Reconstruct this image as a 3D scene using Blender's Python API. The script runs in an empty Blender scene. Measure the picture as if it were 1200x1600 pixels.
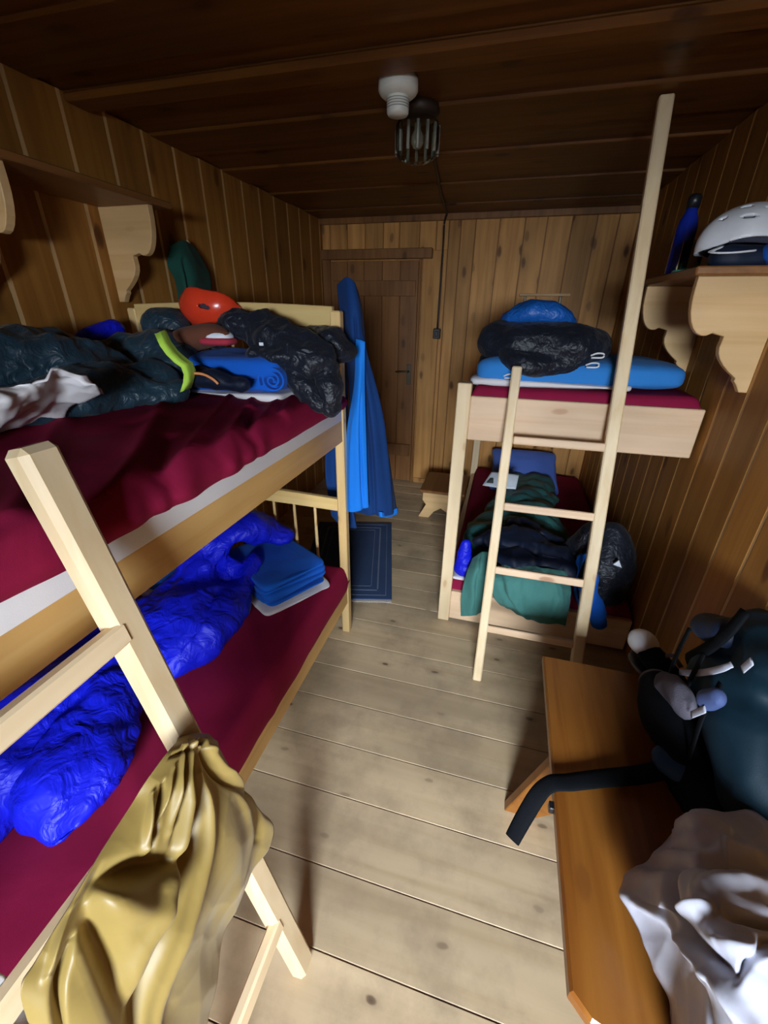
import bpy, bmesh, math, random
import numpy as np
from mathutils import Vector, Matrix, noise
random.seed(7)
S = bpy.context.scene
C = S.collection
R = math.radians

# ------------------------------------------------------------------ camera
FPX = 650.0
CAM = Vector((0, 0, 1.6))
yaw, pit, rol = R(15.14), R(25.75), R(0.79)
cy, sy = math.cos(yaw), math.sin(yaw)
fwd = Vector((-sy*math.cos(pit), cy*math.cos(pit), -math.sin(pit)))
rgt = Vector((cy, sy, 0)); upv = rgt.cross(fwd)
r_ = rgt*math.cos(rol) + upv*math.sin(rol)
u_ = -rgt*math.sin(rol) + upv*math.cos(rol)
cam = bpy.data.objects.new('camera', bpy.data.cameras.new('camera'))
C.objects.link(cam)
m3 = Matrix((r_, u_, -fwd)).transposed()
cam.matrix_world = Matrix.Translation(CAM) @ m3.to_4x4()
cam.data.sensor_fit = 'HORIZONTAL'; cam.data.sensor_width = 36
cam.data.lens = FPX/1200*36
cam.data.clip_start = 0.02
S.camera = cam

# ------------------------------------------------------------------ light
S.view_settings.view_transform = 'Standard'
S.view_settings.look = 'None'
S.view_settings.gamma = 1
S.view_settings.use_curve_mapping = False
S.view_settings.exposure = 0.6
W = bpy.data.worlds.new('sky'); S.world = W; W.use_nodes = True
nt = W.node_tree; nt.nodes.clear()
o = nt.nodes.new('ShaderNodeOutputWorld'); b = nt.nodes.new('ShaderNodeBackground')
b.inputs[0].default_value = (0.62, 0.78, 1, 1); b.inputs[1].default_value = 1.0
nt.links.new(b.outputs[0], o.inputs[0])
WX, WZ, WW, WH, YF = 0.28, 1.36, 0.74, 0.86, -1.70     # window centre, size, wall plane
L = bpy.data.lights.new('window_daylight', 'AREA'); L.shape = 'RECTANGLE'
L.size = 2.4; L.size_y = 1.75; L.energy = 1150; L.color = (0.84, 0.92, 1.0); L.spread = R(180)
lo = bpy.data.objects.new('window_daylight', L); C.objects.link(lo)
lo.location = (WX+.25, YF-1.5, WZ+0.85)
lo.rotation_euler = (R(90-14), 0, R(6))

# ------------------------------------------------------------------ geometry helpers
def at(px, py, x=None, y=None, z=None):
    """point of the place seen at a pixel of the photograph, on a plane x, y or z = const"""
    d = r_*((px-600)/FPX) + u_*((800-py)/FPX) + fwd
    if x is not None: t = (x-CAM.x)/d.x
    elif y is not None: t = (y-CAM.y)/d.y
    else: t = (z-CAM.z)/d.z
    return CAM + d*t

def meta(o, label=None, cat=None, group=None, kind=None):
    if label: o['label'] = label
    if cat: o['category'] = cat
    if group: o['group'] = group
    if kind: o['kind'] = kind
    return o

def empty(name, label, cat, loc=(0, 0, 0), group=None):
    e = bpy.data.objects.new(name, None); C.objects.link(e)
    e.location = loc; e.empty_display_size = 0.05
    return meta(e, label, cat, group)

def link(name, me, parent=None):
    ob = bpy.data.objects.new(name, me); C.objects.link(ob)
    if parent is not None:
        ob.parent = parent
        ob.matrix_parent_inverse = Matrix.Translation(-wloc(parent))
    return ob

def wloc(p):
    v = Vector((0, 0, 0))
    while p is not None:
        v = v + p.location + (p.matrix_parent_inverse.translation if p.parent else Vector((0,0,0)))
        p = p.parent
    return v

def finish(bm, name, mats, parent=None, smooth=False):
    me = bpy.data.meshes.new(name)
    bmesh.ops.recalc_face_normals(bm, faces=bm.faces)
    bm.to_mesh(me); bm.free()
    for m in (mats if isinstance(mats, (list, tuple)) else [mats]): me.materials.append(m)
    if smooth:
        for p in me.polygons: p.use_smooth = True
    return link(name, me, parent)

def bm_box(bm, lo, hi, bevel=0.0, M=None, seg=1):
    g = bmesh.ops.create_cube(bm, size=1)
    vs = g['verts']
    for v in vs:
        v.co = Vector([lo[i] + (v.co[i]+.5)*(hi[i]-lo[i]) for i in range(3)])
    if bevel:
        es = list({e for v in vs for e in v.link_edges})
        r = bmesh.ops.bevel(bm, geom=es, offset=bevel, segments=seg, affect='EDGES', profile=.5)
        vs = list({v for f in r['faces'] for v in f.verts} | {v for v in vs if v.is_valid})
    if M is not None:
        for v in vs: v.co = M @ v.co
    return vs

def box(name, lo, hi, mat, parent=None, bevel=0.003, M=None):
    bm = bmesh.new(); bm_box(bm, lo, hi, bevel, M)
    return finish(bm, name, mat, parent)

def beam(name, a, b, w, t, mat, parent=None, side=(0, 1, 0), bevel=0.004):
    """bar from a to b; w measured along 'side', t across"""
    a, b = Vector(a), Vector(b); z = (b-a).normalized()
    x = (Vector(side) - z*z.dot(Vector(side))).normalized(); y = z.cross(x)
    M = Matrix.Translation(a) @ Matrix((x, y, z)).transposed().to_4x4()
    ob = box(name, (-w/2, -t/2, 0), (w/2, t/2, (b-a).length), mat, None, bevel)
    ob.data.transform(M)
    if parent is not None:
        ob.parent = parent; ob.matrix_parent_inverse = Matrix.Translation(-wloc(parent))
    return ob

def prism(name, outline, plane, d0, d1, mat, parent=None, bevel=0.002):
    """extrude a 2-D outline; plane 'xz' extrudes along y, 'yz' along x, 'xy' along z"""
    bm = bmesh.new()
    def P(a, c, d):
        return (a, d, c) if plane == 'xz' else ((d, a, c) if plane == 'yz' else (a, c, d))
    v0 = [bm.verts.new(P(a, c, d0)) for a, c in outline]
    v1 = [bm.verts.new(P(a, c, d1)) for a, c in outline]
    n = len(outline)
    bm.faces.new(v0); bm.faces.new(v1[::-1])
    for i in range(n):
        bm.faces.new((v0[i], v1[i], v1[(i+1) % n], v0[(i+1) % n]))
    bmesh.ops.recalc_face_normals(bm, faces=bm.faces)
    if bevel:
        es = [e for e in bm.edges if len(e.link_faces) == 2 and any(len(f.verts) > 4 for f in e.link_faces)]
        bmesh.ops.bevel(bm, geom=es, offset=bevel, segments=1, affect='EDGES')
    bmesh.ops.triangulate(bm, faces=[f for f in bm.faces if len(f.verts) > 4])
    return finish(bm, name, mat, parent)

def lathe(name, prof, mat, parent=None, loc=(0, 0, 0), n=32, M=None, smooth=True):
    bm = bmesh.new(); rings = []
    for r, z in prof:
        if r < 1e-5: rings.append([bm.verts.new((0, 0, z))])
        else: rings.append([bm.verts.new((r*math.cos(2*math.pi*k/n), r*math.sin(2*math.pi*k/n), z)) for k in range(n)])
    for A, B in zip(rings, rings[1:]):
        for k in range(n):
            q = [A[k % len(A)], A[(k+1) % len(A)], B[(k+1) % len(B)], B[k % len(B)]]
            u = []
            for v in q:
                if v not in u: u.append(v)
            if len(u) > 2: bm.faces.new(u)
    T = Matrix.Translation(loc) @ (M if M is not None else Matrix())
    for v in bm.verts: v.co = T @ v.co
    ob = finish(bm, name, mat, parent, smooth)
    return ob

def catmull(P, n):
    P = [np.array(p, float) for p in P]
    if len(P) == 2: return [P[0] + (P[1]-P[0])*i/(n-1) for i in range(n)]
    Q = [2*P[0]-P[1]] + P + [2*P[-1]-P[-2]]
    out = []; m = len(P)-1
    for i in range(n):
        t = i/(n-1)*m; k = min(int(t), m-1); t -= k
        a, b, c, d = Q[k:k+4]
        out.append(.5*((2*b) + (-a+c)*t + (2*a-5*b+4*c-d)*t*t + (-a+3*b-3*c+d)*t**3))
    return out

def tube(name, pts, rad, mat, parent=None, n=10, sub=4, flat=1.0, up=(0, 0, 1)):
    """round or flattened (strap) tube along a smooth path"""
    k = (len(pts)-1)*sub+1
    P = [Vector(p) for p in catmull(pts, k)]
    rr = rad if isinstance(rad, (list, tuple)) else [rad]*len(pts)
    rr = [float(v[0]) for v in catmull([(q,) for q in rr], k)]
    bm = bmesh.new(); rings = []
    for i, p in enumerate(P):
        t = (P[min(i+1, k-1)]-P[max(i-1, 0)]).normalized()
        x = t.cross(Vector(up))
        if x.length < 1e-3: x = t.cross(Vector((1, 0, 0)))
        x.normalize(); y = x.cross(t)
        rings.append([bm.verts.new(p + x*rr[i]*math.cos(2*math.pi*j/n) + y*rr[i]*flat*math.sin(2*math.pi*j/n)) for j in range(n)])
    for A, B in zip(rings, rings[1:]):
        for j in range(n): bm.faces.new((A[j], A[(j+1) % n], B[(j+1) % n], B[j]))
    bm.faces.new(rings[0][::-1]); bm.faces.new(rings[-1])
    return finish(bm, name, mat, parent, True)

def ridge(p, s):
    q = p*s
    w = noise.noise_vector(q*0.6)*0.7
    n = noise.noise(q+w)
    return max(0.0, 1-abs(n)*2.6)

def wrinkle(p, octs):
    d = 0.0
    for o in octs:
        s, a, st = o[:3]
        q = Vector((p.x*st[0], p.y*st[1], p.z*st[2]))*s
        md = o[3] if len(o) > 3 else 'v'
        if md == 'n': d += a*noise.noise(q)*1.6
        else:
            q = q+noise.noise_vector(q*.55)*.55
            f = noise.voronoi(q*.8)[0][0]
            if md == 'v': d += a*(f*1.5-.75)
            else: d += a*(.6-f*1.5)              # 'p': puffy with sharp valleys
    return d

ISO = (1, 1, 1)
def sheet(name, rows, nu, nv, mat, parent=None, octs=(), creases=(), thick=0.003, seed=0, hook=None):
    """cloth surface through a grid of control points with folds raised along its normal"""
    A = [catmull(r, nu) for r in rows]
    cols = [catmull([A[j][i] for j in range(len(rows))], nv) for i in range(nu)]
    G = np.array(cols)                                  # nu,nv,3
    du = np.gradient(G, axis=0); dv = np.gradient(G, axis=1)
    N = np.cross(du, dv); N /= np.maximum(np.linalg.norm(N, axis=2, keepdims=True), 1e-9)
    c = G.reshape(-1, 3).mean(0)
    if ((np.array(CAM)-c)*N.reshape(-1, 3).mean(0)).sum() < 0: N = -N
    off = Vector((seed*3.1, seed*1.7, seed*2.3))
    V = []
    for i in range(nu):
        for j in range(nv):
            p = Vector(G[i, j]); d = wrinkle(p+off, octs) if octs else 0
            u, v = i/(nu-1), j/(nv-1)
            for (a0, b0, a1, b1, am, w) in creases:
                ex, ey = a1-a0, b1-b0; l2 = ex*ex+ey*ey
                t = max(0, min(1, ((u-a0)*ex+(v-b0)*ey)/l2))
                q = math.hypot(u-a0-t*ex, v-b0-t*ey)
                if q < w*2.2: d += am*math.exp(-(q/w)**2)*(0.35+0.65*math.sin(math.pi*min(max(t, .05), .95)))
            p = p + Vector(N[i, j])*d
            if hook: p = hook(p)
            V.append(p)
    F = [(i*nv+j, (i+1)*nv+j, (i+1)*nv+j+1, i*nv+j+1) for i in range(nu-1) for j in range(nv-1)]
    # give the cloth thickness
    n0 = len(V)
    me0 = [Vector(N[i, j]) for i in range(nu) for j in range(nv)]
    V2 = [v - me0[k]*thick for k, v in enumerate(V)]
    F2 = [tuple(a+n0 for a in f[::-1]) for f in F]
    rim = [(i*nv) for i in range(nu)] + [((nu-1)*nv+j) for j in range(1, nv)] + [(i*nv+nv-1) for i in range(nu-2, -1, -1)] + [j for j in range(nv-2, 0, -1)]
    F3 = [(rim[k], rim[(k+1) % len(rim)], rim[(k+1) % len(rim)]+n0, rim[k]+n0) for k in range(len(rim))]
    me = bpy.data.meshes.new(name); me.from_pydata([tuple(v) for v in V+V2], [], F+F2+F3)
    me.materials.append(mat)
    bm = bmesh.new(); bm.from_mesh(me); bmesh.ops.recalc_face_normals(bm, faces=bm.faces); bm.to_mesh(me); bm.free()
    for p in me.polygons: p.use_smooth = True
    return link(name, me, parent)

def garment(name, prims, mat, parent=None, voxel=0.008, smooth=4, octs=(), floor=None, seed=0, paint=None, hook=None):
    """one crumpled cloth body: tubes of ellipsoids fused into a single skin, then wrinkled"""
    bm = bmesh.new()
    for pr in prims:
        pts, rad, fl = pr[0], pr[1], pr[2]              # path, radii, (fx,fy,fz)
        if len(pts) == 1: P = [Vector(pts[0])]; rr = [rad[0]]
        else:
            ln = sum((Vector(b)-Vector(a)).length for a, b in zip(pts, pts[1:]))
            k = max(len(pts), int(ln/(min(rad)*.35*min(1, fl[0]+.3)))+2)
            P = [Vector(p) for p in catmull(pts, k)]
            rr = [float(v[0]) for v in catmull([(q,) for q in rad], k)]
        for p, r in zip(P, rr):
            bmesh.ops.create_icosphere(bm, subdivisions=2, radius=1, matrix=Matrix.Translation(p) @ Matrix.Diagonal((r*fl[0], r*fl[1], r*fl[2], 1)))
    me = bpy.data.meshes.new('tmp'); bm.to_mesh(me); bm.free()
    t = bpy.data.objects.new('tmp', me); C.objects.link(t)
    md = t.modifiers.new('r', 'REMESH'); md.mode = 'VOXEL'; md.voxel_size = voxel
    ms = t.modifiers.new('s', 'SMOOTH'); ms.factor = .5; ms.iterations = smooth
    dg = bpy.context.evaluated_depsgraph_get(); dg.update()
    me2 = bpy.data.meshes.new_from_object(t.evaluated_get(dg), depsgraph=dg)
    bpy.data.objects.remove(t); bpy.data.meshes.remove(me)
    me2.name = name
    off = Vector((seed*3.1, seed*1.7, seed*2.3))
    nor = [v.normal.copy() for v in me2.vertices]
    for v in me2.vertices:
        p = v.co + nor[v.index]*wrinkle(v.co+off, octs)
        if hook: p = hook(p)
        if floor is not None:
            fz = floor(p) if callable(floor) else floor
            if p.z < fz: p.z = fz+0.0005
        v.co = p
    me2.materials.clear()
    ml = mat if isinstance(mat, (list, tuple)) else [mat]
    for m in ml: me2.materials.append(m)
    for p in me2.polygons:
        p.use_smooth = True
        if paint: p.material_index = paint(p.center)
    return link(name, me2, parent)

# ------------------------------------------------------------------ materials
def nodes(name):
    m = bpy.data.materials.new(name); m.use_nodes = True
    t = m.node_tree; p = t.nodes['Principled BSDF']
    return m, t, p

def mixc(t, fac, a, b, mode='MIX'):
    n = t.nodes.new('ShaderNodeMix'); n.data_type = 'RGBA'; n.blend_type = mode
    for s, v in ((n.inputs[0], fac), (n.inputs[6], a), (n.inputs[7], b)):
        if hasattr(v, 'is_linked') or hasattr(v, 'links'): t.links.new(v, s)
        elif isinstance(v, (int, float)): s.default_value = v
        else: s.default_value = (*v, 1)
    return n.outputs[2]

def ramp(t, src, stops):
    n = t.nodes.new('ShaderNodeValToRGB'); e = n.color_ramp.elements
    while len(e) < len(stops): e.new(.5)
    for k, (p, c) in enumerate(stops):
        e[k].position = p; e[k].color = (*c, 1) if not isinstance(c, (int, float)) else (c, c, c, 1)
    t.links.new(src, n.inputs[0]); return n.outputs[0]

def wood(name, axis, light, dark, knot=None, rough=.55, grain=1.0, knots=.13, var=.25, spec=.35, stain=None, kden=1.0, coat=0, kkeep=.45):
    m, t, p = nodes(name)
    tc = t.nodes.new('ShaderNodeTexCoord'); oi = t.nodes.new('ShaderNodeObjectInfo')
    mul = t.nodes.new('ShaderNodeMath'); mul.operation = 'MULTIPLY'; mul.inputs[1].default_value = 31.7
    t.links.new(oi.outputs['Random'], mul.inputs[0])
    add = t.nodes.new('ShaderNodeVectorMath'); add.operation = 'ADD'
    t.links.new(tc.outputs['Object'], add.inputs[0]); t.links.new(mul.outputs[0], add.inputs[1])
    def mapped(al, ac):
        mp = t.nodes.new('ShaderNodeMapping')
        mp.inputs['Scale'].default_value = [al if 'XYZ'[i] == axis else ac for i in range(3)]
        t.links.new(add.outputs[0], mp.inputs['Vector']); return mp.outputs[0]
    # knots bend the grain around them
    vo = t.nodes.new('ShaderNodeTexVoronoi'); vo.inputs['Scale'].default_value = 1; vo.voronoi_dimensions = '2D'
    sp = t.nodes.new('ShaderNodeSeparateXYZ'); t.links.new(mapped(1, 1), sp.inputs[0])
    ia = 'XYZ'.index(axis); oth = [i for i in range(3) if i != ia]
    ad = t.nodes.new('ShaderNodeMath'); t.links.new(sp.outputs[oth[0]], ad.inputs[0]); t.links.new(sp.outputs[oth[1]], ad.inputs[1])
    m1 = t.nodes.new('ShaderNodeMath'); m1.operation = 'MULTIPLY'; m1.inputs[1].default_value = 5.0*kden; t.links.new(ad.outputs[0], m1.inputs[0])
    m2 = t.nodes.new('ShaderNodeMath'); m2.operation = 'MULTIPLY'; m2.inputs[1].default_value = 2.3*kden; t.links.new(sp.outputs[ia], m2.inputs[0])
    cb_ = t.nodes.new('ShaderNodeCombineXYZ'); t.links.new(m1.outputs[0], cb_.inputs[0]); t.links.new(m2.outputs[0], cb_.inputs[1])
    nz = t.nodes.new('ShaderNodeTexNoise'); nz.inputs['Scale'].default_value = 3.0; t.links.new(cb_.outputs[0], nz.inputs['Vector'])
    wv = t.nodes.new('ShaderNodeVectorMath'); wv.operation = 'MULTIPLY_ADD'; wv.inputs[1].default_value = (.12, .12, 0)
    t.links.new(nz.outputs['Color'], wv.inputs[0]); t.links.new(cb_.outputs[0], wv.inputs[2])
    t.links.new(wv.outputs[0], vo.inputs['Vector'])
    kn = ramp(t, vo.outputs['Distance'], [(0, 1), (knots*.5, .85), (knots*.8, .22), (knots*2.0, 0)])
    sel = t.nodes.new('ShaderNodeSeparateColor'); t.links.new(vo.outputs['Color'], sel.inputs[0])
    keep = ramp(t, sel.outputs[0], [(kkeep-.02, 1), (kkeep+.02, 0)])
    big = ramp(t, sel.outputs[1], [(0, .35), (1, 1)])
    for q_ in (keep, big):
        mm = t.nodes.new('ShaderNodeMath'); mm.operation = 'MULTIPLY'; t.links.new(kn, mm.inputs[0]); t.links.new(q_, mm.inputs[1]); kn = mm.outputs[0]
    n1 = t.nodes.new('ShaderNodeTexNoise'); n1.inputs['Scale'].default_value = 1; n1.inputs['Detail'].default_value = 6
    n1.inputs['Distortion'].default_value = .6
    t.links.new(mapped(1.3*grain, 26*grain), n1.inputs['Vector'])
    g = ramp(t, n1.outputs['Fac'], [(.32, 0), (.5, .6), (.68, 1)])
    n2 = t.nodes.new('ShaderNodeTexNoise'); n2.inputs['Scale'].default_value = 1; n2.inputs['Detail'].default_value = 3
    t.links.new(mapped(1.2, 3.5), n2.inputs['Vector'])
    base = mixc(t, g, dark, light)
    blot = ramp(t, n2.outputs['Fac'], [(.3, .72), (.6, 1.08)])
    base = mixc(t, 1.0, base, blot, 'MULTIPLY')
    rv = t.nodes.new('ShaderNodeMapRange'); rv.inputs[3].default_value = 1-var; rv.inputs[4].default_value = 1+var
    t.links.new(oi.outputs['Random'], rv.inputs[0])
    comb = t.nodes.new('ShaderNodeCombineColor')
    for i in range(3): t.links.new(rv.outputs[0], comb.inputs[i])
    base = mixc(t, 1.0, base, comb.outputs[0], 'MULTIPLY')
    base = mixc(t, kn, base, knot or tuple(c*.3 for c in dark))
    if stain:
        n3 = t.nodes.new('ShaderNodeTexNoise'); n3.inputs['Scale'].default_value = stain[1]; n3.inputs['Detail'].default_value = 6
        n3.inputs['Roughness'].default_value = .65
        gm = t.nodes.new('ShaderNodeNewGeometry'); t.links.new(gm.outputs['Position'], n3.inputs['Vector'])
        f = ramp(t, n3.outputs['Fac'], [(.45, 0), (.68, stain[2])])
        base = mixc(t, f, base, stain[0])
    t.links.new(base, p.inputs['Base Color'])
    p.inputs['Roughness'].default_value = rough
    p.inputs['Specular IOR Level'].default_value = spec
    if coat: p.inputs['Coat Weight'].default_value = coat; p.inputs['Coat Roughness'].default_value = .3
    bp = t.nodes.new('ShaderNodeBump'); bp.inputs['Strength'].default_value = .25; bp.inputs['Distance'].default_value = .002
    t.links.new(n1.outputs['Fac'], bp.inputs['Height']); t.links.new(bp.outputs[0], p.inputs['Normal'])
    return m

def fabric(name, col, col2=None, rough=.85, sheen=.02, weave=900, spec=.2, bump=.3, metal=0, crease=0, cs=14, blotch=3.0, coat=0):
    m, t, p = nodes(name)
    tc = t.nodes.new('ShaderNodeTexCoord')
    n = t.nodes.new('ShaderNodeTexNoise'); n.inputs['Scale'].default_value = blotch; n.inputs['Detail'].default_value = 4
    t.links.new(tc.outputs['Object'], n.inputs['Vector'])
    f = ramp(t, n.outputs['Fac'], [(.35, 0), (.65, 1)])
    t.links.new(mixc(t, f, col, col2 or tuple(c*.8 for c in col)), p.inputs['Base Color'])
    p.inputs['Roughness'].default_value = rough; p.inputs['Specular IOR Level'].default_value = spec
    p.inputs['Sheen Weight'].default_value = sheen; p.inputs['Metallic'].default_value = metal
    if coat: p.inputs['Coat Weight'].default_value = coat; p.inputs['Coat Roughness'].default_value = .35
    w = t.nodes.new('ShaderNodeTexNoise'); w.inputs['Scale'].default_value = weave
    t.links.new(tc.outputs['Object'], w.inputs['Vector'])
    bp = t.nodes.new('ShaderNodeBump'); bp.inputs['Strength'].default_value = bump; bp.inputs['Distance'].default_value = .001
    t.links.new(w.outputs['Fac'], bp.inputs['Height'])
    last = bp.outputs[0]
    if crease:
        k = t.nodes.new('ShaderNodeTexNoise'); k.inputs['Scale'].default_value = cs; k.inputs['Detail'].default_value = 3
        k.inputs['Distortion'].default_value = 1.2
        t.links.new(tc.outputs['Object'], k.inputs['Vector'])
        b2 = t.nodes.new('ShaderNodeBump'); b2.inputs['Strength'].default_value = crease; b2.inputs['Distance'].default_value = .02
        t.links.new(k.outputs['Fac'], b2.inputs['Height']); t.links.new(last, b2.inputs['Normal']); last = b2.outputs[0]
    t.links.new(last, p.inputs['Normal'])
    return m

def plain(name, col, rough=.5, metal=0, spec=.5):
    m, t, p = nodes(name)
    tc = t.nodes.new('ShaderNodeTexCoord')
    n = t.nodes.new('ShaderNodeTexNoise'); n.inputs['Scale'].default_value = 30; n.inputs['Detail'].default_value = 4
    t.links.new(tc.outputs['Object'], n.inputs['Vector'])
    t.links.new(mixc(t, n.outputs['Fac'], tuple(c*.88 for c in col), tuple(min(1, c*1.1) for c in col)), p.inputs['Base Color'])
    p.inputs['Roughness'].default_value = rough; p.inputs['Metallic'].default_value = metal
    p.inputs['Specular IOR Level'].default_value = spec
    return m

M = {}
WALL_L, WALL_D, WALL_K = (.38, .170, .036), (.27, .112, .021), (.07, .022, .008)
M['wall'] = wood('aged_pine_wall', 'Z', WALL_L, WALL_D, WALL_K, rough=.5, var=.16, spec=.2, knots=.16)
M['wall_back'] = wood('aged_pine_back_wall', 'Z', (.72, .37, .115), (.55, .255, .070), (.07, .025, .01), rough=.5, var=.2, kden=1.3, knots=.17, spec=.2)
M['tongue'] = wood('pale_tongue', 'Z', (.66, .42, .19), (.56, .33, .13), rough=.6, var=.1)
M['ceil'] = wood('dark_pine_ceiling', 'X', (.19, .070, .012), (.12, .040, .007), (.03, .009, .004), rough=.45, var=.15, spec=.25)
M['door'] = wood('door_pine', 'Z', (.33, .145, .042), (.23, .092, .025), rough=.5, var=.1)
M['floor'] = wood('worn_floor', 'X', (.62, .475, .295), (.52, .385, .225), (.09, .05, .03), rough=.5, var=.09,
                  knots=.085, stain=((.24, .18, .12), 3.2, .6), kden=1.5, kkeep=.4, grain=.7)
M['new'] = wood('pale_pine', 'Z', (.84, .67, .42), (.76, .56, .31), (.42, .22, .08), rough=.5, var=.05, knots=.07)
M['newx'] = wood('pale_pine_across', 'X', (.78, .56, .36), (.69, .46, .27), (.33, .13, .05), rough=.5, var=.04, knots=.1)
M['newy'] = wood('pale_pine_rung', 'Y', (.82, .64, .40), (.74, .54, .30), (.42, .22, .08), rough=.5, var=.05, knots=.06)
M['amber'] = wood('amber_pine', 'Y', (.66, .40, .14), (.56, .31, .09), (.30, .13, .04), rough=.42, var=.05, knots=.05)
M['ambz'] = wood('amber_pine_post', 'Z', (.78, .55, .25), (.68, .44, .17), (.35, .17, .06), rough=.45, var=.04, knots=.05)
M['ambx'] = wood('amber_pine_head', 'X', (.80, .58, .24), (.70, .47, .17), (.35, .17, .06), rough=.45, var=.04, knots=.05)
M['bench'] = wood('varnished_bench', 'Y', (.28, .105, .017), (.20, .065, .010), (.12, .03, .01), rough=.3, var=.05, knots=.10, kden=.75, kkeep=.95, coat=.15)
M['bracket'] = wood('bracket_pine', 'X', (.74, .49, .23), (.65, .40, .165), (.30, .12, .05), rough=.5, var=.06, knots=.08)
M['shelf'] = wood('shelf_pine', 'Y', (.28, .12, .035), (.20, .08, .022), rough=.45, var=.05)
M['white_board'] = wood('whitewashed_board', 'Y', (.80, .72, .58), (.74, .65, .50), rough=.5, var=.03, knots=.04)
M['maroon'] = fabric('maroon_sheet', (.25, .010, .045), (.21, .008, .038), rough=.8, sheen=.0, spec=.1, crease=.15, cs=5)
M['white_cloth'] = fabric('white_cotton', (.72, .70, .70), (.66, .64, .65), rough=.8)
M['gold'] = fabric('olive_gold_satin', (.29, .20, .052), (.25, .17, .042), rough=.46, sheen=.1, spec=.4, metal=.0, bump=.06, weave=1500, crease=.08, cs=9)
M['royal'] = fabric('royal_blue_nylon', (.006, .014, .66), (.004, .008, .50), rough=.48, spec=.3, sheen=.0, bump=.1, crease=.7, cs=16)
M['blanket'] = fabric('blue_fleece', (.008, .12, .60), (.006, .10, .52), rough=.95, sheen=.04, bump=.6, weave=400)
M['blanket_pale'] = fabric('pale_blue_fleece', (.035, .23, .62), (.03, .20, .56), rough=.95, sheen=.04, bump=.6, weave=400)
M['blanket_deep'] = fabric('deep_blue_fleece', (.01, .05, .42), (.008, .04, .36), rough=.95, sheen=.04, bump=.6, weave=400)
M['navycoat'] = fabric('navy_coat', (.006, .042, .17), (.005, .034, .14), rough=.8, sheen=.04)
M['brightcoat'] = fabric('bright_blue_lining', (.01, .22, .80), (.008, .19, .72), rough=.7, sheen=.04)
M['black'] = fabric('black_nylon', (.006, .008, .014), (.010, .013, .022), rough=.42, spec=.35, sheen=.05, bump=.15, crease=.5, cs=30)
M['petrol'] = fabric('petrol_nylon', (.010, .028, .044), (.016, .042, .062), rough=.42, spec=.4, sheen=.05, bump=.15, crease=.5, cs=26)
M['packteal'] = fabric('dark_teal_pack', (.003, .018, .030), (.002, .013, .022), rough=.6, spec=.25, sheen=.0, weave=500)
M['packnavy'] = fabric('dark_navy_pack', (.004, .010, .030), (.003, .007, .022), rough=.6, spec=.3)
M['strap'] = fabric('black_webbing', (.003, .004, .005), (.005, .006, .008), rough=.8, sheen=0, spec=.1, weave=300, bump=.8)
M['brown'] = fabric('brown_fleece', (.15, .055, .03), (.13, .045, .025), rough=.95, sheen=.04)
M['lime'] = fabric('lime_trim', (.55, .86, .10), (.50, .80, .09), rough=.6)
M['green'] = fabric('green_felt', (.018, .085, .06), (.014, .07, .05), rough=.95, sheen=.04)
M['tealbag'] = fabric('teal_cotton', (.06, .20, .175), (.05, .17, .15), rough=.75, sheen=.04, crease=.25, cs=12)
M['duvet'] = fabric('green_down_nylon', (.035, .15, .135), (.022, .10, .10), rough=.5, spec=.4, crease=.4, cs=16)
M['pillow'] = fabric('blue_pillow', (.14, .27, .88), (.12, .24, .82), rough=.85, sheen=.04)
M['tote'] = fabric('white_plastic', (.43, .44, .51), (.39, .39, .44), rough=.38, spec=.5, sheen=0, bump=.05)
M['steelblue'] = fabric('steel_blue_nylon', (.07, .10, .24), (.05, .08, .19), rough=.6)
M['greymesh'] = fabric('grey_mesh', (.13, .12, .15), (.09, .085, .11), rough=.9, weave=250, bump=1)
M['rug'] = fabric('blue_rug', (.04, .075, .17), (.03, .06, .14), rough=1, weave=220, bump=1.0)
M['rugline'] = fabric('rug_stripe', (.16, .20, .30), (.13, .17, .26), rough=1, weave=220, bump=1.0)
M['orangetrim'] = plain('orange_zip', (.75, .28, .10), .5)
M['red'] = plain('red_shell', (.72, .05, .018), .22)
M['redmatte'] = fabric('red_cloth', (.50, .04, .07), rough=.8)
M['white'] = plain('white_plastic_shell', (.72, .74, .76), .32)
M['pale_trim'] = plain('pale_webbing', (.45, .47, .55), .6)
M['smoke'] = plain('white_detector', (.74, .76, .70), .4)
M['dark'] = plain('dark_plastic', (.012, .013, .016), .35)
M['hole'] = plain('dark_foam', (.03, .03, .05), .9)
M['metal'] = plain('dull_steel', (.42, .42, .40), .35, 1)
M['brass'] = plain('old_iron', (.10, .085, .06), .45, .8)
M['cable'] = plain('brown_cable', (.035, .02, .014), .5)
M['paper'] = plain('paper', (.72, .78, .84), .7)
M['print'] = plain('ink', (.05, .06, .06), .7)
M['bottle'] = plain('blue_bottle', (.008, .025, .30), .12)
M['mint'] = plain('mint_plastic', (.16, .55, .42), .4)
def glassy(name, tint, rough=.02):
    m = bpy.data.materials.new(name); m.use_nodes = True; t = m.node_tree; t.nodes.clear()
    out = t.nodes.new('ShaderNodeOutputMaterial'); mx = t.nodes.new('ShaderNodeMixShader')
    a = t.nodes.new('ShaderNodeBsdfTransparent'); a.inputs[0].default_value = (*tint, 1)
    g = t.nodes.new('ShaderNodeBsdfGlossy'); g.inputs['Roughness'].default_value = rough
    lw = t.nodes.new('ShaderNodeLayerWeight'); lw.inputs[0].default_value = .18
    t.links.new(lw.outputs['Fresnel'], mx.inputs[0]); t.links.new(a.outputs[0], mx.inputs[1]); t.links.new(g.outputs[0], mx.inputs[2])
    t.links.new(mx.outputs[0], out.inputs[0]); return m
M['pane'] = glassy('window_glass', (.97, .98, 1))
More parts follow.
